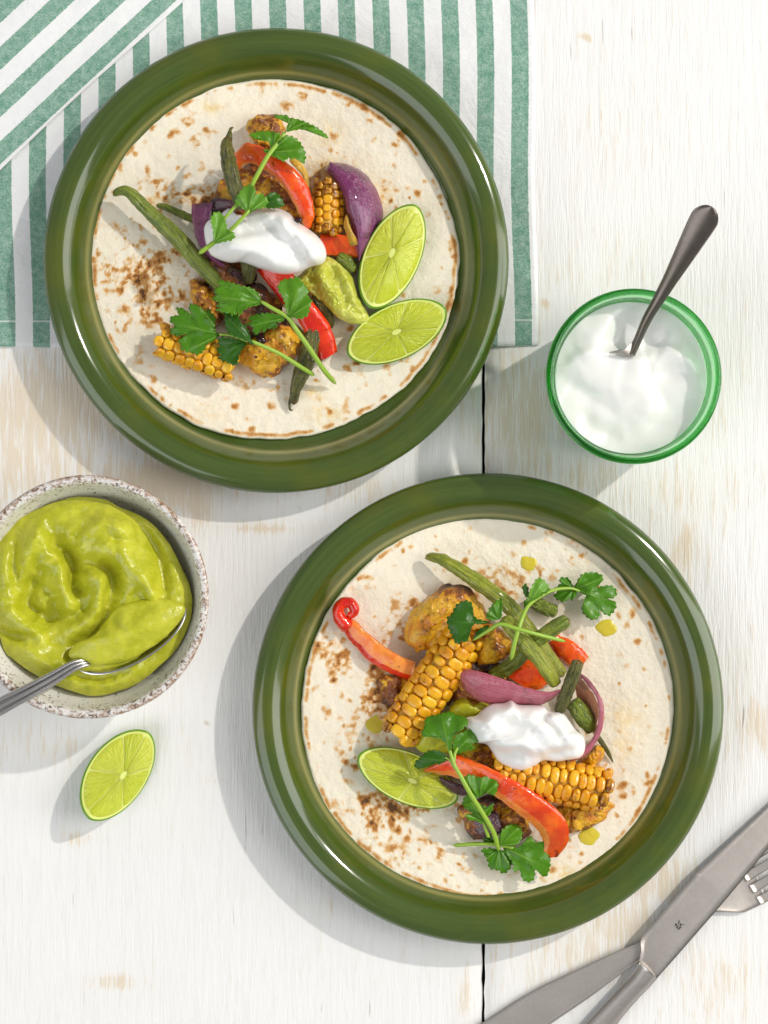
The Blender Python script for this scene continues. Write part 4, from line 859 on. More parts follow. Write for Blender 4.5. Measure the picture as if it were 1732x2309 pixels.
def lime(label, key, c, a, b, ang, h, depth, top, tilt=(0, 0), core=(0, 0), seed=1, roof=0.30, nseg=7):
    """lime wedge, cut face up: rind dish, pith rim and separate flesh segments; a, b px, ang degrees in the image"""
    (c,) = T(key, [c]); co_ = np.array(W(c[0], c[1], top + h)); sc = (1 - (top + h) * 0.001 / CAM_H) * PX
    a *= sc; b *= sc; dp = depth * 0.001
    th_ = thing('lime_wedge', label, 'lime wedge', (co_[0], co_[1], co_[2] - dp), 'lime wedges')
    Rm = np.array(Matrix.Rotation(R(-ang), 3, 'Z') @ Euler((R(tilt[0]), R(tilt[1]), 0)).to_matrix())
    def face_z(x, y): return -roof * np.sqrt(y * y + (0.0022) ** 2) + roof * 0.0022 - 0.10 * np.maximum(0, np.abs(x) - 0.5 * a)
    def out(L): return np.asarray(L) @ Rm.T + co_
    lens = lambda f: np.array([a * math.cos(f), b * math.copysign(abs(math.sin(f)) ** 1.12, math.sin(f))])
    # rind: cut lip, then down to the belly
    nt, nr = 72, 14; L = []
    for j in range(nt):
        e = lens(2 * math.pi * j / nt) * 0.945; L.append((e[0], e[1], float(face_z(*e))))
    for i in range(nr + 1):
        q = i / nr
        for j in range(nt):
            e = lens(2 * math.pi * j / nt); sc_ = math.cos(q * math.pi / 2 * 0.985) ** 0.8; sc_ = sc_ * (1 + 0.05 * math.sin(q * math.pi))
            x, y = e * sc_; z = float(face_z(*e)) * (1 - q) - dp * math.sin(q * math.pi / 2); L.append((x, y, z))
    obj('rind', (out(L), gridfaces(nr + 2, nt, True, flip=True)), MAT['rind'], th_)
    # pith: thin pale plate just inside the rind
    L = []; n2 = 12
    for i in range(n2 + 1):
        q = max(i / n2, 0.01)
        for j in range(nt):
            e = lens(2 * math.pi * j / nt) * q * 0.962; L.append((e[0], e[1], float(face_z(*e)) + 0.0001 - (0.0004 if q < 0.97 else 0.0)))
    obj('pith', (out(L), gridfaces(n2 + 1, nt, True)), MAT['pith'], th_)
    rg = random.Random(seed); cr = np.array([core[0] * a, core[1] * b])
    cuts = [2 * math.pi * (k + rg.uniform(-0.26, 0.26)) / nseg + 0.2 + seed * 0.7 for k in range(nseg)] ; cuts.append(cuts[0] + 2 * math.pi)
    for k in range(nseg):
        f0, f1 = cuts[k] + 0.018, cuts[k + 1] - 0.018; nu, nv = 14, 12; L = []; A = []; D = []
        for i in range(nu):
            q = i / (nu - 1)
            for j in range(nv):
                v = j / (nv - 1); f = f0 + (f1 - f0) * v
                e = lens(f) * 0.925; bev = 1 - (2 * v - 1) ** 8
                g = 0.10 + (0.90) * q; g = g * (1 - 0.02 * (2 * v - 1) ** 6 * q)
                p = cr + (e - cr) * g
                bz = 0.0007 * min(1, bev + 0.1) * min(1.0, (1 - q) * 9 + 0.05) * min(1, q * 9 + 0.1)
                L.append((p[0], p[1], float(face_z(*p)) - 0.0003 + bz)); A.append(f); D.append(q)
        obj('segment', (out(L), gridfaces(nu, nv)), MAT['flesh'], th_, attrs={'ang': A, 'rad': D})
    return th_
def black_bean(label, key, c, r, h, top, ang=30):
    (q,) = T(key, [c]); ca, sa = math.cos(R(ang)), math.sin(R(ang))
    o_ = [(q[0] + ca * r * 1.35 * math.cos(f) - sa * r * math.sin(f), q[1] + sa * r * 1.35 * math.cos(f) + ca * r * math.sin(f)) for f in np.linspace(0, 2 * math.pi, 13)[:-1]]
    V, F, s_ = blob(o_, top + h, top + h + r * PX * 900, top + h - 2.5, power=2, rings=10, seg=28, amp=0.15, seed=3)
    return obj('black_bean', (V, F), MAT['bbean'], None, label, 'black bean', 'black beans')
def dollop(name, label, cat, key, outl, top, h0, h1, hb, strokes, mat, seed=1, group=None, power=2.4, cpt=None, amp=0.7, fs=0.10, edge=0.55, soft=1.0, amp2=0.0, sigma=3.0, gain=1.0):
    st = [(T(key, p), a * soft, b * soft, c * gain) for p, a, b, c in strokes]
    V, F, s_ = blob(T(key, outl), top + h0, top + h1, top + hb, power, 60, 190, amp, fs, seed, T(key, [cpt])[0] if cpt else None, st, edge, sigma, 0.25, amp2=amp2, fs2=0.35)
    return obj(name, (V, F), MAT[mat], None, label, cat, group)

# ------------------------------------------------------------------ filling on the plate with the towel
t1 = TOP1
chicken('brown spiced chicken piece showing above the arched red pepper strip', '1', [(1330, 340), (1350, 260), (1420, 220), (1520, 225), (1600, 275), (1630, 360), (1570, 460), (1440, 490), (1350, 430)], t1, 4, 17, 'chickb', 3)
chicken('golden chicken piece with dark crust inside the curve of the arched pepper', '2', [(-170, 720), (-90, 600), (60, 540), (260, 600), (420, 740), (500, 880), (480, 1040), (300, 1080), (0, 1060), (-180, 940)], t1, 5, 19, 'chickb', 5, amp=2.6)
chicken('dark charred chicken piece half buried under the purple onion petal and cream', 'A', [(120, 640), (260, 560), (420, 600), (560, 700), (540, 820), (380, 830), (220, 790)], t1, 3, 13, 'chickd', 15)
chicken('reddish brown chicken piece beside the toasted patch and long bean', '3', [(300, 230), (380, 180), (450, 220), (500, 330), (560, 420), (540, 520), (440, 560), (360, 450), (320, 330)], t1, 3, 12, 'chickb', 7)
chicken('crumbly dark chicken piece in the middle of the crossing coriander leaves', '3', [(520, 330), (700, 230), (880, 240), (1010, 360), (1080, 500), (980, 600), (800, 600), (620, 560), (520, 450)], t1, 4, 15, 'chickd', 9, amp=2.6)
chicken('golden orange chicken piece crossed by a thin coriander stem', '3', [(680, 760), (740, 640), (860, 560), (1000, 540), (1110, 560), (1195, 600), (1195, 690), (1110, 800), (1030, 860), (1000, 925), (870, 930), (760, 870)], t1, 3, 16, 'chick', 11, amp=2.4)
corn('small roasted corn cob piece between the arched pepper and purple onion wedge', '2', (640, 690, 8), (610, 1090, 9), t1, 36, 6, (20, 55, 90, 125, 160), seed=4, browned=lambda f, r: f < 0.35 or f > 0.85 or r < 30)
corn('roasted corn cob piece lying half under a coriander leaf', '3', (60, 640, 8), (660, 850, 8), t1, 40, 8, (-2, 40, 82, 124, 166), seed=6, browned=lambda f, r: r <= 0 and f > 0.45)
pepper('short orange pepper strip under the lower tip of the purple onion wedge', '2', [(570, 1090, 11), (700, 1085, 11), (860, 1120, 10)], [(590, 1240, 9), (720, 1255, 8), (870, 1265, 7)], t1, 'orange', 2, 3, 2, 24)
bean('short glossy green bean end beside the pale avocado cream', '2', [(700, 1240, 8), (770, 1290, 8), (830, 1370, 6)], [12, 15, 13], t1, 'bean', 9, n=20)
bean('thin bean stub poking out between the long bean and purple onion', '1', [(560, 970, 3.5), (640, 985, 4), (740, 1030, 5), (900, 1100, 6)], [6, 8, 9, 9], t1, 'bean', 3, n=24)
bean('long roasted green bean reaching out over the bare toasted tortilla', '1', [(205, 890, 9), (245, 858, 11), (310, 850, 12), (370, 890, 12.5), (470, 990, 12), (620, 1130, 11), (760, 1265, 11), (880, 1405, 11), (1010, 1545, 11), (1130, 1660, 10)], [8, 13, 15, 17, 19, 19, 18, 17, 15], t1, 'bean', 5, n=60)
bean('shrivelled green bean ending in a split tip below the red pepper', '3', [(1115, 1150, 3), (1125, 1050, 5), (1165, 930, 7), (1215, 800, 9), (1255, 640, 10), (1270, 540, 10)], [8, 13, 19, 21, 19, 16], t1, 'beand', 7, 0.35, tip=([(1110, 1192, 2), (1085, 1185, 2), (1085, 1110, 3), (1120, 1050, 5)], [2.5, 3, 3, 3]), n=44)
bean('dull browned bean between the red pepper strip and avocado cream', '3', [(1270, 280, 8), (1330, 370, 8), (1385, 470, 6), (1400, 560, 4)], [10, 13, 13, 8], t1, 'beand', 11, n=24)
pepper('glossy red pepper strip running out from under the sour cream', '3', [(820, 90, 15), (960, 270, 15), (1060, 390, 14), (1140, 480, 12), (1205, 595, 10), (1270, 710, 7), (1320, 815, 4)], [(1100, 110, 18), (1165, 220, 17), (1210, 290, 16), (1260, 350, 14), (1350, 460, 12), (1415, 580, 9), (1452, 735, 5)], t1, 'red', 3.0, 4, 4, pw=0.4, amp=0.6)
onion('large shiny purple onion wedge standing beside the lime', '2', [(640, 548, 5), (608, 610, 9), (690, 700, 14), (745, 800, 17), (770, 900, 17), (795, 1000, 15), (820, 1110, 12), (855, 1290, 6)], [(645, 546, 5), (770, 560, 5), (885, 620, 4), (975, 720, 3), (1030, 850, 3), (1040, 960, 3), (985, 1090, 4), (865, 1300, 5)], t1, 'onion', 'oniong', 7.5, 4, 3, 60, 0.5)
onion('small golden onion sliver tucked against the large purple wedge', '2', [(762, 945, 17), (748, 1020, 17), (775, 1110, 16), (800, 1180, 14)], [(772, 945, 18), (800, 1040, 20), (835, 1110, 18), (855, 1165, 14)], t1, 'oniong', 'oniong', 1.5, 1.5, 4, 24)
onion('purple onion petal curling down from beside the sour cream', '1', [(860, 955, 12), (858, 1090, 12), (895, 1260, 11), (960, 1375, 10), (1080, 1490, 9), (1165, 1600, 7)], [(1030, 945, 20), (1010, 1060, 20), (985, 1180, 19), (1010, 1320, 17), (1110, 1440, 14), (1250, 1570, 8)], t1, 'onion', 'oniond', 2.5, 2.5, 7, 44)
onion('dark charred onion piece beside the upright bean', '1', [(1010, 920, 17), (1080, 905, 19), (1200, 930, 20)], [(1020, 1060, 14), (1100, 1060, 14), (1230, 1060, 15)], t1, 'oniond', 'oniond', 2, 2.5, 8, 24)
onion('charred onion end poking out under the sour cream', 'A', [(370, 680, 12), (430, 680, 12), (470, 700, 12)], [(330, 780, 6), (410, 800, 6), (500, 790, 6)], t1, 'oniond', 'oniong', 3, 2.5, 18, 24)
bean('shrivelled bean end hanging out below the sour cream', 'A', [(530, 560, 21), (530, 640, 20), (535, 720, 18), (530, 800, 15)], [15, 16, 15, 9], t1, 'beand', 15, 0.3, n=24)
pepper('arched orange red pepper strip curving over the golden chicken', '2', [(-80, 610, 8), (-75, 500, 14), (0, 412, 20), (90, 415, 24), (190, 465, 27), (300, 535, 28), (385, 605, 27), (462, 700, 25), (510, 830, 23), (532, 940, 21), (495, 1045, 18)], [(-20, 640, 8), (-10, 580, 14), (40, 560, 19), (90, 572, 22), (165, 615, 25), (250, 680, 26), (325, 780, 25), (385, 880, 23), (415, 960, 21), (435, 1010, 20), (470, 1050, 18)], t1, 'orange', 2.8, 3.5, 6, 60, skin=(0.0, 0.82), pw=0.4, amp=0.5)
onion('thin golden pepper sliver along the outside of the arched strip', '2', [(350, 470, 20), (420, 540, 20), (475, 630, 19), (492, 740, 18)], [(340, 540, 22), (395, 600, 22), (440, 660, 21), (470, 740, 20)], t1, 'oniong', 'oniong', 1.2, 1.5, 9, 24, name='pepper_sliver', cat='pepper sliver')
bean('upright green bean with a dark pointed tip leaning on the arched pepper', '1', [(1158, 400, 26), (1148, 480, 28), (1165, 610, 31), (1195, 750, 32), (1245, 890, 31), (1275, 1010, 28)], [9, 16, 17.5, 17.5, 17, 15], t1, 'beand', 17, 0.15, tip=([(1205, 318, 24), (1180, 335, 25), (1170, 390, 26), (1155, 440, 27)], [2, 4, 7, 10]), n=44)
black_bean('shiny black bean resting on golden chicken beside a coriander stem', '3', (860, 640), 10, 14, t1, 40)
black_bean('shiny black bean low between chicken crumbs and the corn cob', '3', (820, 750), 9, 12, t1, 80)
black_bean('dark black bean wedged at the tip of the arched pepper', 'A', (905, 318), 7, 26, t1, 0)
dollop('avocado_cream', 'pale green avocado cream spooned beside the sour cream and lime', 'sauce', '3', [(1130, 170), (1250, 70), (1330, 0), (1420, 10), (1500, 70), (1580, 170), (1625, 310), (1680, 410), (1690, 490), (1580, 525), (1470, 480), (1390, 405), (1290, 330), (1200, 250)], t1, 7, 13.5, 1,
       [([(1300, 30), (1340, 150), (1400, 260), (1480, 380)], 14, 20, 4), ([(1400, 40), (1470, 170), (1520, 320)], 10, 14, -3), ([(1450, 60), (1540, 200), (1600, 380)], 12, 16, 3.5), ([(1250, 130), (1290, 230), (1380, 340)], 10, 14, -2.5), ([(1340, 420), (1480, 440), (1600, 480)], 14, 12, 2)], 'guac2', 3, power=6, amp=3.0, fs=0.20, amp2=1.4, gain=0.9, sigma=2.0)
lime('long lime wedge leaning against the purple onion wedge', '2', (1120, 1253), 127, 64, -66.2, 15, 13, t1, tilt=(8, 0), core=(0.05, 0.1), seed=2, roof=0.46)
lime('lime wedge lying flat at the tortilla edge below the leaning lime', 'd', (857, 717), 122, 62, -24.5, 11.5, 11, t1, tilt=(6, -3), core=(0.0, 0.0), seed=5, roof=0.42)
dollop('sour_cream', 'smooth white sour cream dollop with a coriander sprig lying across it', 'sour cream', 'A', [(200, 410), (225, 330), (300, 290), (385, 230), (420, 270), (500, 280), (560, 250), (650, 226), (760, 232), (840, 270), (885, 320), (960, 370), (1050, 440), (1100, 510), (1116, 590), (1085, 645), (1000, 670), (900, 715), (770, 725), (640, 690), (560, 660), (480, 635), (400, 640), (310, 615), (235, 560)], t1, 21, 34, 16,
       [([(430, 420), (560, 400), (680, 380), (760, 330)], 16, 9, -2.6), ([(700, 300), (770, 330), (850, 430), (930, 520), (1000, 600)], 26, 12, 5), ([(860, 430), (920, 520), (960, 600)], 8, 14, -3.0), ([(760, 240), (860, 340), (1000, 450), (1070, 560)], 16, 22, 3.5), ([(330, 450), (480, 520), (640, 600), (800, 670)], 24, 28, 3), ([(480, 620), (560, 610), (640, 640)], 12, 12, -1.5), ([(290, 330), (420, 330), (560, 300)], 16, 16, -1.8)], 'cream', 5, power=2.4, amp=0.5, soft=1.05, sigma=2.0, gain=1.35)
sprig('coriander sprig lying across the sour cream and up over the arched pepper', '1', t1,
      [([(915, 1372, 35), (1040, 1280, 37), (1180, 1175, 39), (1310, 1040, 40), (1340, 1000, 39)], [5.5, 5, 4.2, 3.5]), ([(1090, 1120, 37), (1140, 1065, 38), (1240, 955, 37), (1330, 850, 36), (1400, 720, 37), (1490, 560, 37), (1590, 430, 35), (1640, 350, 34)], [3.2, 4, 5, 5.2, 4.5])],
      [([(1662, 225), (1520, 225), (1600, 235), (1660, 240), (1756, 260), (1858, 300), (1930, 345), (1998, 412), (1880, 360), (1770, 338), (1690, 350), (1640, 352)], (1650, 350), 35, 'leaf', 3, 2),
       ([(1335, 380), (1460, 352), (1590, 375), (1570, 430), (1540, 500), (1520, 520), (1500, 430), (1400, 420)], (1530, 505), 34, 'leaf', 2, 1.5),
       ([(1455, 510), (1545, 490), (1580, 440), (1640, 392), (1700, 400), (1756, 445), (1790, 505), (1805, 570), (1785, 622), (1735, 575), (1690, 590), (1668, 565), (1625, 605), (1570, 580), (1490, 545)], (1520, 525), 36, 'leaf', 3, 2),
       ([(1218, 930), (1262, 850), (1330, 800), (1382, 825), (1390, 885), (1430, 868), (1492, 930), (1462, 985), (1385, 1005), (1330, 1042), (1290, 1005), (1240, 965)], (1325, 1030), 39, 'leafl', 2, 2),
       ([(1480, 885), (1560, 865), (1625, 965), (1550, 992), (1450, 985), (1440, 930)], (1400, 985), 33, 'leafd', 2, 1),
       ([(1018, 1085), (1045, 1028), (1100, 1032), (1122, 1072), (1142, 1110), (1158, 1175), (1215, 1205), (1200, 1252), (1120, 1275), (1048, 1282), (1032, 1175)], (1050, 1275), 40, 'leafl', 2, 2)], 3)
sprig('coriander sprig with five broad leaves spread over the corn and chicken', '3', t1,
      [([(1445, 990, 4), (1350, 880, 12), (1230, 700, 19), (1130, 560, 23), (1070, 470, 25), (950, 400, 26), (850, 338, 26)], [5.5, 5.5, 5.5, 5, 4]), ([(1278, 922, 8), (1160, 850, 14), (1000, 750, 20), (810, 665, 24), (750, 648, 24)], [5, 5, 4.5, 4]), ([(760, 655, 22), (640, 612, 22), (530, 600, 21)], [3.5, 3.5, 3])],
      [([(750, 660), (660, 640), (560, 620), (520, 660), (540, 690), (515, 720), (540, 760), (530, 790), (580, 810), (620, 830), (670, 840), (690, 760), (720, 710)], (755, 655), 20, 'leafd', 3, 2),
       ([(540, 600), (500, 570), (505, 480), (480, 440), (450, 410), (420, 420), (370, 380), (310, 365), (300, 400), (345, 475), (250, 400), (200, 400), (220, 450), (165, 460), (150, 500), (190, 530), (150, 575), (190, 610), (260, 600), (330, 598), (240, 630), (220, 660), (240, 690), (230, 710), (280, 740), (310, 740), (370, 760), (420, 720), (430, 680), (490, 650)], (545, 600), 20, 'leaf', 2, 2),
       ([(800, 690), (770, 600), (740, 540), (690, 500), (680, 450), (620, 440), (560, 395), (575, 460), (580, 520), (600, 580), (640, 610), (720, 640), (760, 660)], (790, 675), 24, 'leafd', 2, 2),
       ([(860, 340), (840, 280), (780, 240), (700, 220), (600, 190), (520, 185), (545, 220), (490, 260), (520, 290), (475, 320), (520, 345), (610, 330), (510, 370), (550, 400), (505, 410), (560, 430), (620, 440), (640, 460), (680, 430), (690, 460), (730, 410), (780, 385), (850, 370)], (858, 350), 26, 'leaf', 3, 3),
       ([(1040, 470), (960, 440), (850, 440), (760, 470), (790, 500), (740, 520), (790, 540), (800, 590), (830, 600), (860, 560), (890, 590), (905, 540), (930, 560), (985, 545), (980, 510), (1030, 500)], (1050, 475), 25, 'leaf', 2, 2),
       ([(1070, 460), (1050, 400), (1030, 310), (990, 240), (1010, 190), (1050, 170), (1100, 165), (1140, 150), (1180, 190), (1200, 220), (1230, 250), (1225, 300), (1255, 340), (1240, 390), (1225, 450), (1170, 480), (1110, 470)], (1075, 468), 26, 'leaf', 3, 2)], 5)

# ------------------------------------------------------------------ filling on the plate on bare planks
t2 = TOP2
chicken('large golden chicken piece tucked behind the upright corn cob', '4', [(785, 760), (830, 600), (930, 490), (1050, 410), (1170, 398), (1270, 430), (1330, 500), (1395, 560), (1410, 660), (1330, 780), (1180, 860), (1050, 890), (940, 870), (860, 870), (800, 830)], t2, 4, 17, 'chick', 21, amp=2.2,
        strokes=[(T('4', [(1000, 780), (1060, 680), (1200, 640)]), 14, 20, -5), (T('4', [(880, 600), (1000, 500), (1180, 440)]), 16, 20, 3)])
chicken('golden browned chicken piece between corn cob and crossing green beans', '4', [(1290, 760), (1420, 690), (1510, 790), (1562, 880), (1490, 950), (1390, 1015), (1330, 980), (1280, 900)], t2, 4, 18, 'chick', 23)
chicken('dark charred bits low beside the foot of the corn cob', '4', [(590, 1120), (680, 1070), (800, 1090), (800, 1200), (720, 1290), (620, 1280), (570, 1200)], t2, 1, 5, 'chickd', 25, amp=1.6)
chicken('added dark filler blob darkening the gaps under the middle of the filling', '5', [(60, 1050), (250, 950), (420, 1010), (560, 1120), (560, 1320), (400, 1420), (180, 1400), (40, 1250)], t2, 3, 12, 'chickd', 27)  # added filler blob; its dark colour paints the shade between the pieces
chicken('brown chicken piece beneath the sour cream and red pepper', '6', [(640, 260), (780, 240), (900, 260), (1000, 360), (1000, 460), (860, 480), (700, 420), (620, 340)], t2, 4, 14, 'chickb', 29)
chicken('golden chicken piece at the end of the browned corn cob', '6', [(1230, 640), (1330, 610), (1440, 620), (1530, 590), (1540, 650), (1465, 720), (1390, 755), (1320, 772), (1270, 730)], t2, 3, 9, 'chick', 31)
chicken('small orange chicken crumb at the end of the onion ring', '6', [(1385, 350), (1430, 300), (1470, 255), (1502, 290), (1492, 350), (1440, 385)], t2, 2, 10, 'chick', 33, amp=1.4)
chicken('dark brown chicken piece under the small middle coriander leaves', '6', [(650, 640), (720, 600), (860, 560), (930, 620), (940, 720), (860, 800), (760, 810), (690, 740)], t2, 2, 8, 'chickd', 35)
chicken('pale golden chicken piece inside the bend of the big red pepper', '6', [(900, 600), (980, 600), (1060, 680), (1060, 770), (1000, 800), (930, 760), (890, 680)], t2, 2, 9, 'chickb', 37)
onion('brown purple onion petal showing under the lower coriander stem', '6', [(850, 640, 8), (890, 660, 9), (915, 740, 8)], [(730, 720, 6), (790, 800, 6), (880, 800, 6)], t2, 'oniond', 'oniond', 2.5, 2, 31, 24)
onion('dull purple onion strip between lime and red pepper', '6', [(540, 440, 9), (620, 470, 10), (720, 510, 10)], [(560, 490, 7), (630, 540, 7), (710, 560, 7)], t2, 'oniond', 'oniond', 1.5, 2, 33, 24)
pepper('orange pepper piece lying behind the crossing beans', '5', [(955, 782, 5), (1080, 838, 6), (1207, 960, 5)], [(870, 850, 4), (980, 980, 4), (1130, 1090, 3)], t2, 'orange', 2.5, 3, 21, 30)
pepper('dark orange pepper piece seen below the crossing beans', '5', [(540, 1130, 8), (640, 1030, 8), (760, 960, 8)], [(720, 1240, 7), (800, 1230, 7), (880, 1180, 7)], t2, 'orange', 2, 3, 23, 30)
CURL = pepper('curled red pepper strip reaching to the plate edge', '4', [(395, 655, 6), (450, 715, 7), (535, 790, 8), (620, 850, 8), (720, 915, 9), (860, 975, 9)], [(262, 640, 3), (320, 745, 3), (405, 855, 3), (500, 960, 4), (620, 1035, 5), (820, 1115, 5)], t2, 'red', 2.5, 4, 25, 44, skin=(0.72, 1.0))
V, F, t = tube([(x, y, t2 + h) for x, y, h in T('4', [(355, 705, 4.5), (300, 655, 6), (275, 585, 7), (312, 530, 8), (370, 535, 8.5), (398, 580, 8.5), (378, 615, 8), (350, 600, 7.5)])], [19, 17, 14, 12.5, 12.5, 11, 9], 48, 14, 1.3, 0.12, 0.5, 3)
obj('curled_end', (V, F), MAT['red'], CURL, attrs={'t': t})
corn('corn cob piece with even yellow rows lying against the golden chicken', '4', (715, 1530, 9), (1240, 760, 14), t2, 48, 11, (-22, 22, 66, 110, 154, 198), seed=11, browned=lambda f, r: f < 0.07 and r > 120)
corn('corn cob piece with browned kernels at its end under the sour cream', '6', (840, 400, 11), (1535, 530, 9), t2, 50, 13, (-16, 28, 72, 116, 160, 200), seed=13, browned=lambda f, r: (f > 0.94 and r < 130) or (r < 25 and 0.48 < f < 0.8))
bean('short green bean piece resting on bare tortilla behind the crossing beans', '5', [(700, 490, 5), (780, 525, 5), (860, 565, 5), (950, 592, 5)], [13, 16, 16, 15], t2, 'bean', 21, 0.25, n=24)
bean('long green bean running from the golden chicken to the onion ring', '4', [(925, 198, 5), (960, 185, 7), (1040, 200, 10), (1120, 245, 12), (1280, 345, 14), (1450, 465, 15), (1560, 560, 15), (1640, 650, 14), (1700, 730, 13), (1790, 850, 11), (1860, 950, 10), (1960, 1080, 9)], [8, 14, 16, 18, 18, 18, 17, 17, 16, 15], t2, 'beanl', 23, n=70)
bean('dark green bean passing under the pale crossing bean', '5', [(370, 1130, 13), (480, 1085, 14), (600, 1000, 17), (720, 870, 20), (860, 765, 21), (960, 700, 21), (1045, 650, 20)], [14, 17, 17, 17, 17, 16], t2, 'bean', 25, 0.0, n=44)
bean('pale yellow green bean lying uppermost across the other beans', '5', [(490, 635, 27), (560, 715, 29), (680, 850, 30), (780, 960, 29), (870, 1085, 27), (945, 1205, 24)], [15, 17, 17, 17, 17, 13], t2, 'beanl', 27, 0.25, n=44)
bean('plump olive bean lying inside the pink onion ring', '5', [(1060, 1330, 12), (1120, 1400, 12), (1180, 1480, 11), (1240, 1585, 9)], [18, 21, 21, 14], t2, 'bean', 29, 0.12, n=30)
bean('thin dry bean tail sticking out past the onion ring', '5', [(1270, 1610, 6), (1320, 1680, 5), (1370, 1760, 3.5), (1412, 1845, 1.5)], [6, 6, 4.5, 1.5], t2, 'beand', 31, n=20)
onion('pink onion ring standing on edge around the olive bean', '5', [(1150, 1098, 16), (1230, 1170, 17), (1300, 1275, 18), (1336, 1385, 18), (1330, 1505, 17), (1300, 1620, 16), (1235, 1730, 15), (1150, 1805, 14), (1060, 1830, 12)], [(1132, 1115, 17), (1195, 1195, 18), (1262, 1290, 19), (1290, 1385, 19), (1286, 1490, 18), (1258, 1600, 17), (1198, 1690, 16), (1120, 1760, 15), (1060, 1790, 13)], t2, 'onion2', 'onion2', 1.2, 6, 35, 60, 0.3)
onion('peach coloured inner onion layer curving inside the pink ring', '5', [(1135, 1118, 16), (1195, 1198, 17), (1262, 1292, 18), (1288, 1385, 18), (1282, 1490, 17), (1255, 1600, 15)], [(1090, 1180, 8), (1105, 1290, 7), (1130, 1370, 7), (1180, 1450, 7), (1230, 1540, 7), (1240, 1610, 8)], t2, 'onionin', 'onionin', -1.0, 1.5, 36, 44, 0.3)
onion('curved pink purple onion petal lying above the sour cream', '5', [(118, 1100, 17), (200, 1065, 22), (300, 1085, 26), (420, 1120, 28), (560, 1170, 29), (720, 1225, 29), (870, 1250, 28), (1015, 1222, 25)], [(125, 1130, 15), (190, 1240, 17), (290, 1325, 18), (400, 1355, 18), (560, 1360, 18), (760, 1375, 18), (890, 1325, 20), (1015, 1235, 23)], t2, 'onion2', 'onionin', 4, 2.5, 37, 50, 0.35)
bean('brown split bean standing up beside the pink onion petal', '5', [(1125, 985, 30), (1085, 1100, 30), (1035, 1230, 28), (985, 1360, 24), (950, 1430, 22)], [13, 15, 15, 15, 12], t2, 'beand', 33, 0.45, flat=0.8, n=36)
black_bean('dark red bean beside the green avocado cream and corn', '4', (1085, 1250), 12, 9, t2, 95)
dollop('avocado_cream', 'small olive avocado cream blob between corn cob and onion petal', 'sauce', '4', [(1105, 1335), (1150, 1262), (1220, 1238), (1285, 1285), (1350, 1268), (1420, 1300), (1430, 1380), (1300, 1400), (1180, 1385)], t2, 9, 15, 2, [([(1150, 1320), (1230, 1290), (1300, 1330)], 10, 14, 2)], 'guac', 7, amp=0.8)
dollop('avocado_cream', 'olive avocado cream smear under the coriander beside the corn cob', 'sauce', '6', [(400, 255), (412, 180), (460, 130), (560, 110), (660, 140), (740, 180), (790, 270), (740, 330), (650, 320), (560, 310), (450, 305)], t2, 6, 16, 1, [([(430, 220), (520, 170), (640, 180)], 14, 16, 3), ([(500, 260), (620, 250), (720, 270)], 10, 12, -2)], 'guac', 9, amp=0.9)
lime('shaded lime wedge pushed against the avocado cream and red pepper', '6', (365, 452), 123, 57, 23.5, 9.5, 9.5, t2, tilt=(-7, 2), core=(0.1, -0.05), seed=9)
pepper('big glossy red pepper strip bending down beside the corn', '6', [(470, 400, 10), (560, 345, 14), (645, 318, 17), (760, 358, 20), (870, 408, 22), (1010, 480, 23), (1150, 570, 22), (1252, 652, 20), (1302, 745, 16), (1292, 835, 11), (1238, 915, 6)], [(455, 412, 9), (540, 428, 10), (660, 455, 13), (780, 510, 15), (880, 565, 16), (985, 645, 17), (1065, 705, 16), (1125, 765, 13), (1155, 830, 10), (1140, 885, 7), (1185, 918, 5)], t2, 'orange', 3.0, 4.5, 27, 60, skin=(0.0, 0.74), pw=0.4, amp=0.5)
dollop('sour_cream', 'lumpy white sour cream dollop between the onion petal and yellow corn', 'sour cream', '6', [(700, 100), (760, 85), (800, 50), (850, 20), (920, 12), (965, -6), (1000, 20), (1060, 25), (1150, 28), (1190, 58), (1262, 68), (1302, 110), (1345, 170), (1392, 212), (1398, 280), (1370, 332), (1300, 345), (1232, 356), (1160, 350), (1110, 378), (1060, 402), (1010, 408), (950, 392), (890, 352), (850, 292), (820, 256), (760, 242), (735, 200), (700, 150)], t2, 20, 34, 14,
       [([(965, 0), (940, 60), (860, 110), (800, 160)], 14, 22, 4), ([(1030, 60), (1090, 130), (1180, 190), (1300, 230), (1380, 260)], 16, 24, 4), ([(900, 100), (980, 150), (1060, 150), (1120, 200)], 14, 16, -3.5), ([(820, 240), (920, 260), (1020, 250), (1130, 300)], 22, 12, 3.5), ([(870, 290), (960, 340), (1060, 340)], 14, 18, -2.0), ([(1180, 60), (1250, 130), (1300, 200)], 14, 14, 3), ([(1130, 90), (1200, 160), (1260, 230)], 10, 10, -3), ([(1150, 330), (1250, 300), (1350, 290)], 10, 18, -2.5)], 'cream', 11, power=2.4, amp=0.9, fs=0.12, soft=1.05, sigma=2.2, gain=1.3)
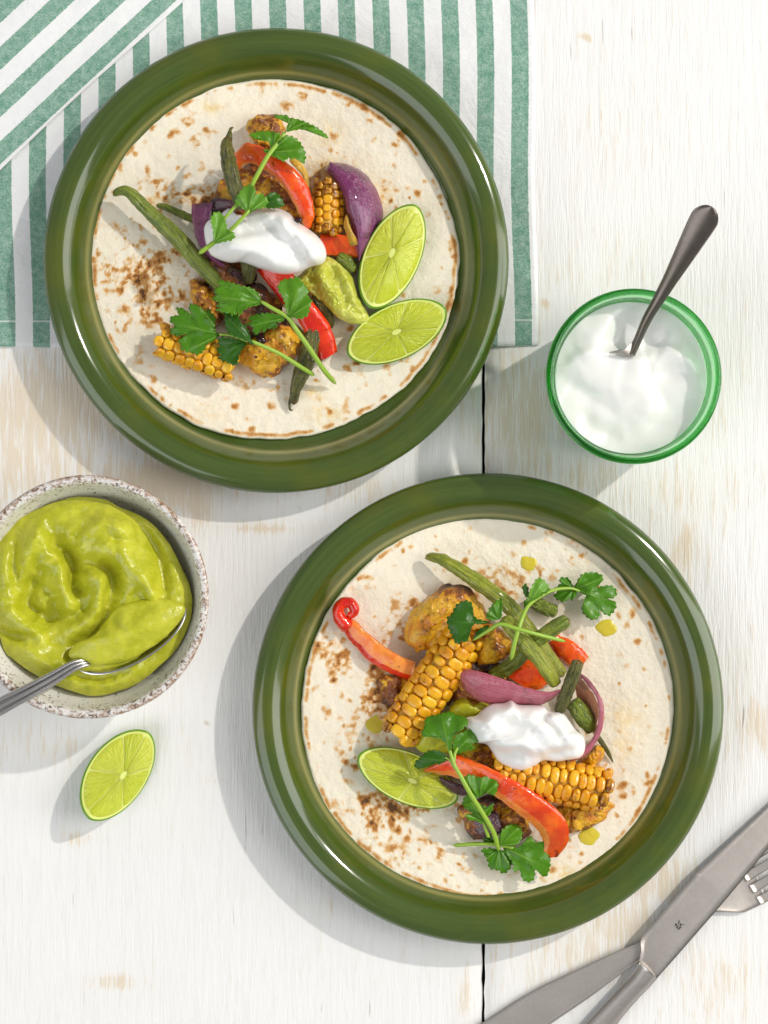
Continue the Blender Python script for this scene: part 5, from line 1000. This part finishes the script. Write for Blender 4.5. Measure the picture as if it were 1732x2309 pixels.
sprig('coriander sprig with crossed pale stems lying over the beans', '5', t2,
      [([(562, 992, 32), (595, 830, 36), (640, 680, 35), (700, 545, 29), (800, 462, 21), (900, 412, 15), (1000, 393, 11), (1090, 400, 9), (1200, 450, 7)], [5.5, 5, 4.5, 4, 3.5, 2.5]), ([(1015, 835, 30), (800, 780, 35), (600, 725, 37), (470, 690, 36), (380, 740, 33), (240, 828, 29)], [4, 4.2, 4.2, 4.5, 3])],
      [([(250, 805), (290, 740), (380, 695), (350, 760), (290, 805)], (380, 700), 29, 'leafd', 2, 1),
       ([(390, 675), (330, 660), (270, 640), (245, 600), (235, 520), (200, 495), (150, 505), (110, 530), (80, 580), (60, 620), (30, 640), (40, 720), (70, 780), (90, 830), (120, 860), (150, 830), (190, 840), (210, 780), (220, 720), (270, 690), (330, 690)], (395, 680), 33, 'leafd', 4, 3),
       ([(480, 640), (490, 560), (480, 480), (430, 510), (390, 550), (370, 590), (355, 630), (400, 660), (450, 655)], (460, 655), 35, 'leaf', 2, 2),
       ([(690, 500), (715, 420), (750, 350), (790, 305), (850, 340), (885, 410), (840, 440), (760, 485)], (720, 500), 27, 'leafl', 2, 2),
       ([(685, 470), (655, 385), (690, 358), (712, 430)], (690, 490), 25, 'leafd', 1, 1), ([(678, 575), (668, 505), (705, 480), (705, 530)], (690, 560), 26, 'leaf', 1, 1),
       ([(1080, 390), (1050, 320), (1000, 300), (960, 320), (980, 350), (930, 390), (960, 410), (920, 450), (950, 490), (1000, 505), (1040, 480), (1070, 490), (1110, 440)], (1085, 395), 7, 'leaf', 2, 2),
       ([(1090, 400), (1110, 340), (1140, 290), (1180, 265), (1250, 260), (1300, 275), (1330, 300), (1310, 340), (1280, 360), (1270, 385), (1390, 370), (1440, 420), (1420, 470), (1350, 480), (1430, 510), (1430, 560), (1380, 620), (1320, 590), (1275, 530), (1300, 620), (1240, 655), (1180, 620), (1150, 570), (1170, 500), (1180, 450)], (1095, 402), 8, 'leaf', 3, 3)], 7)
sprig('long coriander sprig lying over the red pepper and lime', '6', t2,
      [([(895, 882, 8), (865, 775, 14), (800, 660, 20), (725, 540, 26), (665, 430, 29), (632, 370, 29), (600, 270, 27), (570, 200, 25)], [5.5, 5.5, 5.2, 4.8, 4, 3]), ([(628, 846, 4), (740, 838, 7), (860, 838, 9), (930, 850, 9), (1010, 870, 8)], [4.5, 4.5, 4.2, 3]), ([(835, 800, 13), (815, 740, 15), (800, 690, 15)], [4, 4, 3]), ([(632, 360, 28), (640, 300, 27), (690, 220, 25)], [4, 3.5, 2.5]), ([(640, 400, 28), (600, 340, 27), (520, 325, 24)], [3.5, 3, 2])],
      [([(800, 815), (840, 795), (885, 835), (840, 842)], (880, 840), 8, 'leafd', 1, 1),
       ([(760, 570), (720, 500), (690, 460), (720, 430), (790, 450), (850, 430), (880, 460), (890, 490), (870, 550), (820, 540)], (780, 575), 23, 'leaf', 3, 2),
       ([(780, 690), (690, 620), (690, 570), (720, 545), (760, 590), (830, 620), (862, 600), (850, 650), (820, 690), (800, 722), (760, 700), (720, 700), (700, 660)], (800, 700), 17, 'leaf', 2, 2),
       ([(900, 840), (900, 780), (930, 740), (980, 720), (1020, 740), (1030, 790), (1000, 840), (940, 845)], (905, 845), 11, 'leaf', 2, 2),
       ([(890, 870), (840, 860), (790, 870), (810, 900), (830, 940), (840, 980), (890, 990), (920, 1010), (960, 980), (970, 920), (930, 880)], (895, 865), 7, 'leaf', 3, 2),
       ([(920, 860), (1000, 860), (1040, 830), (1080, 790), (1110, 830), (1160, 820), (1190, 850), (1180, 890), (1195, 940), (1185, 1000), (1160, 1030), (1110, 980), (1100, 1040), (1070, 1060), (1030, 1040), (1020, 990), (980, 1000), (975, 950)], (925, 858), 8, 'leaf', 3, 3),
       ([(620, 350), (560, 300), (500, 290), (470, 300), (440, 330), (405, 360), (410, 395), (450, 390), (510, 370), (550, 370), (590, 350)], (625, 355), 26, 'leafd', 4, 2),
       ([(630, 310), (620, 270), (640, 210), (690, 180), (740, 165), (770, 200), (770, 240), (735, 250), (750, 280), (700, 290), (660, 310)], (628, 320), 26, 'leaf', 3, 2),
       ([(610, 330), (600, 270), (560, 230), (500, 210), (440, 200), (460, 150), (470, 100), (540, 80), (605, 65), (640, 80), (700, 100), (715, 130), (690, 160), (640, 190), (620, 240)], (605, 300), 28, 'leaf', 5, 3)], 9)

# ------------------------------------------------------------------ loose lime wedge on the table
lime('loose lime wedge lying on the white planks below the speckled bowl', 'L', (470, 412), 117, 68, -56, 15.5, 14.5, 0, tilt=(12, 12), core=(0.05, -0.12), seed=13, roof=0.62, nseg=6)
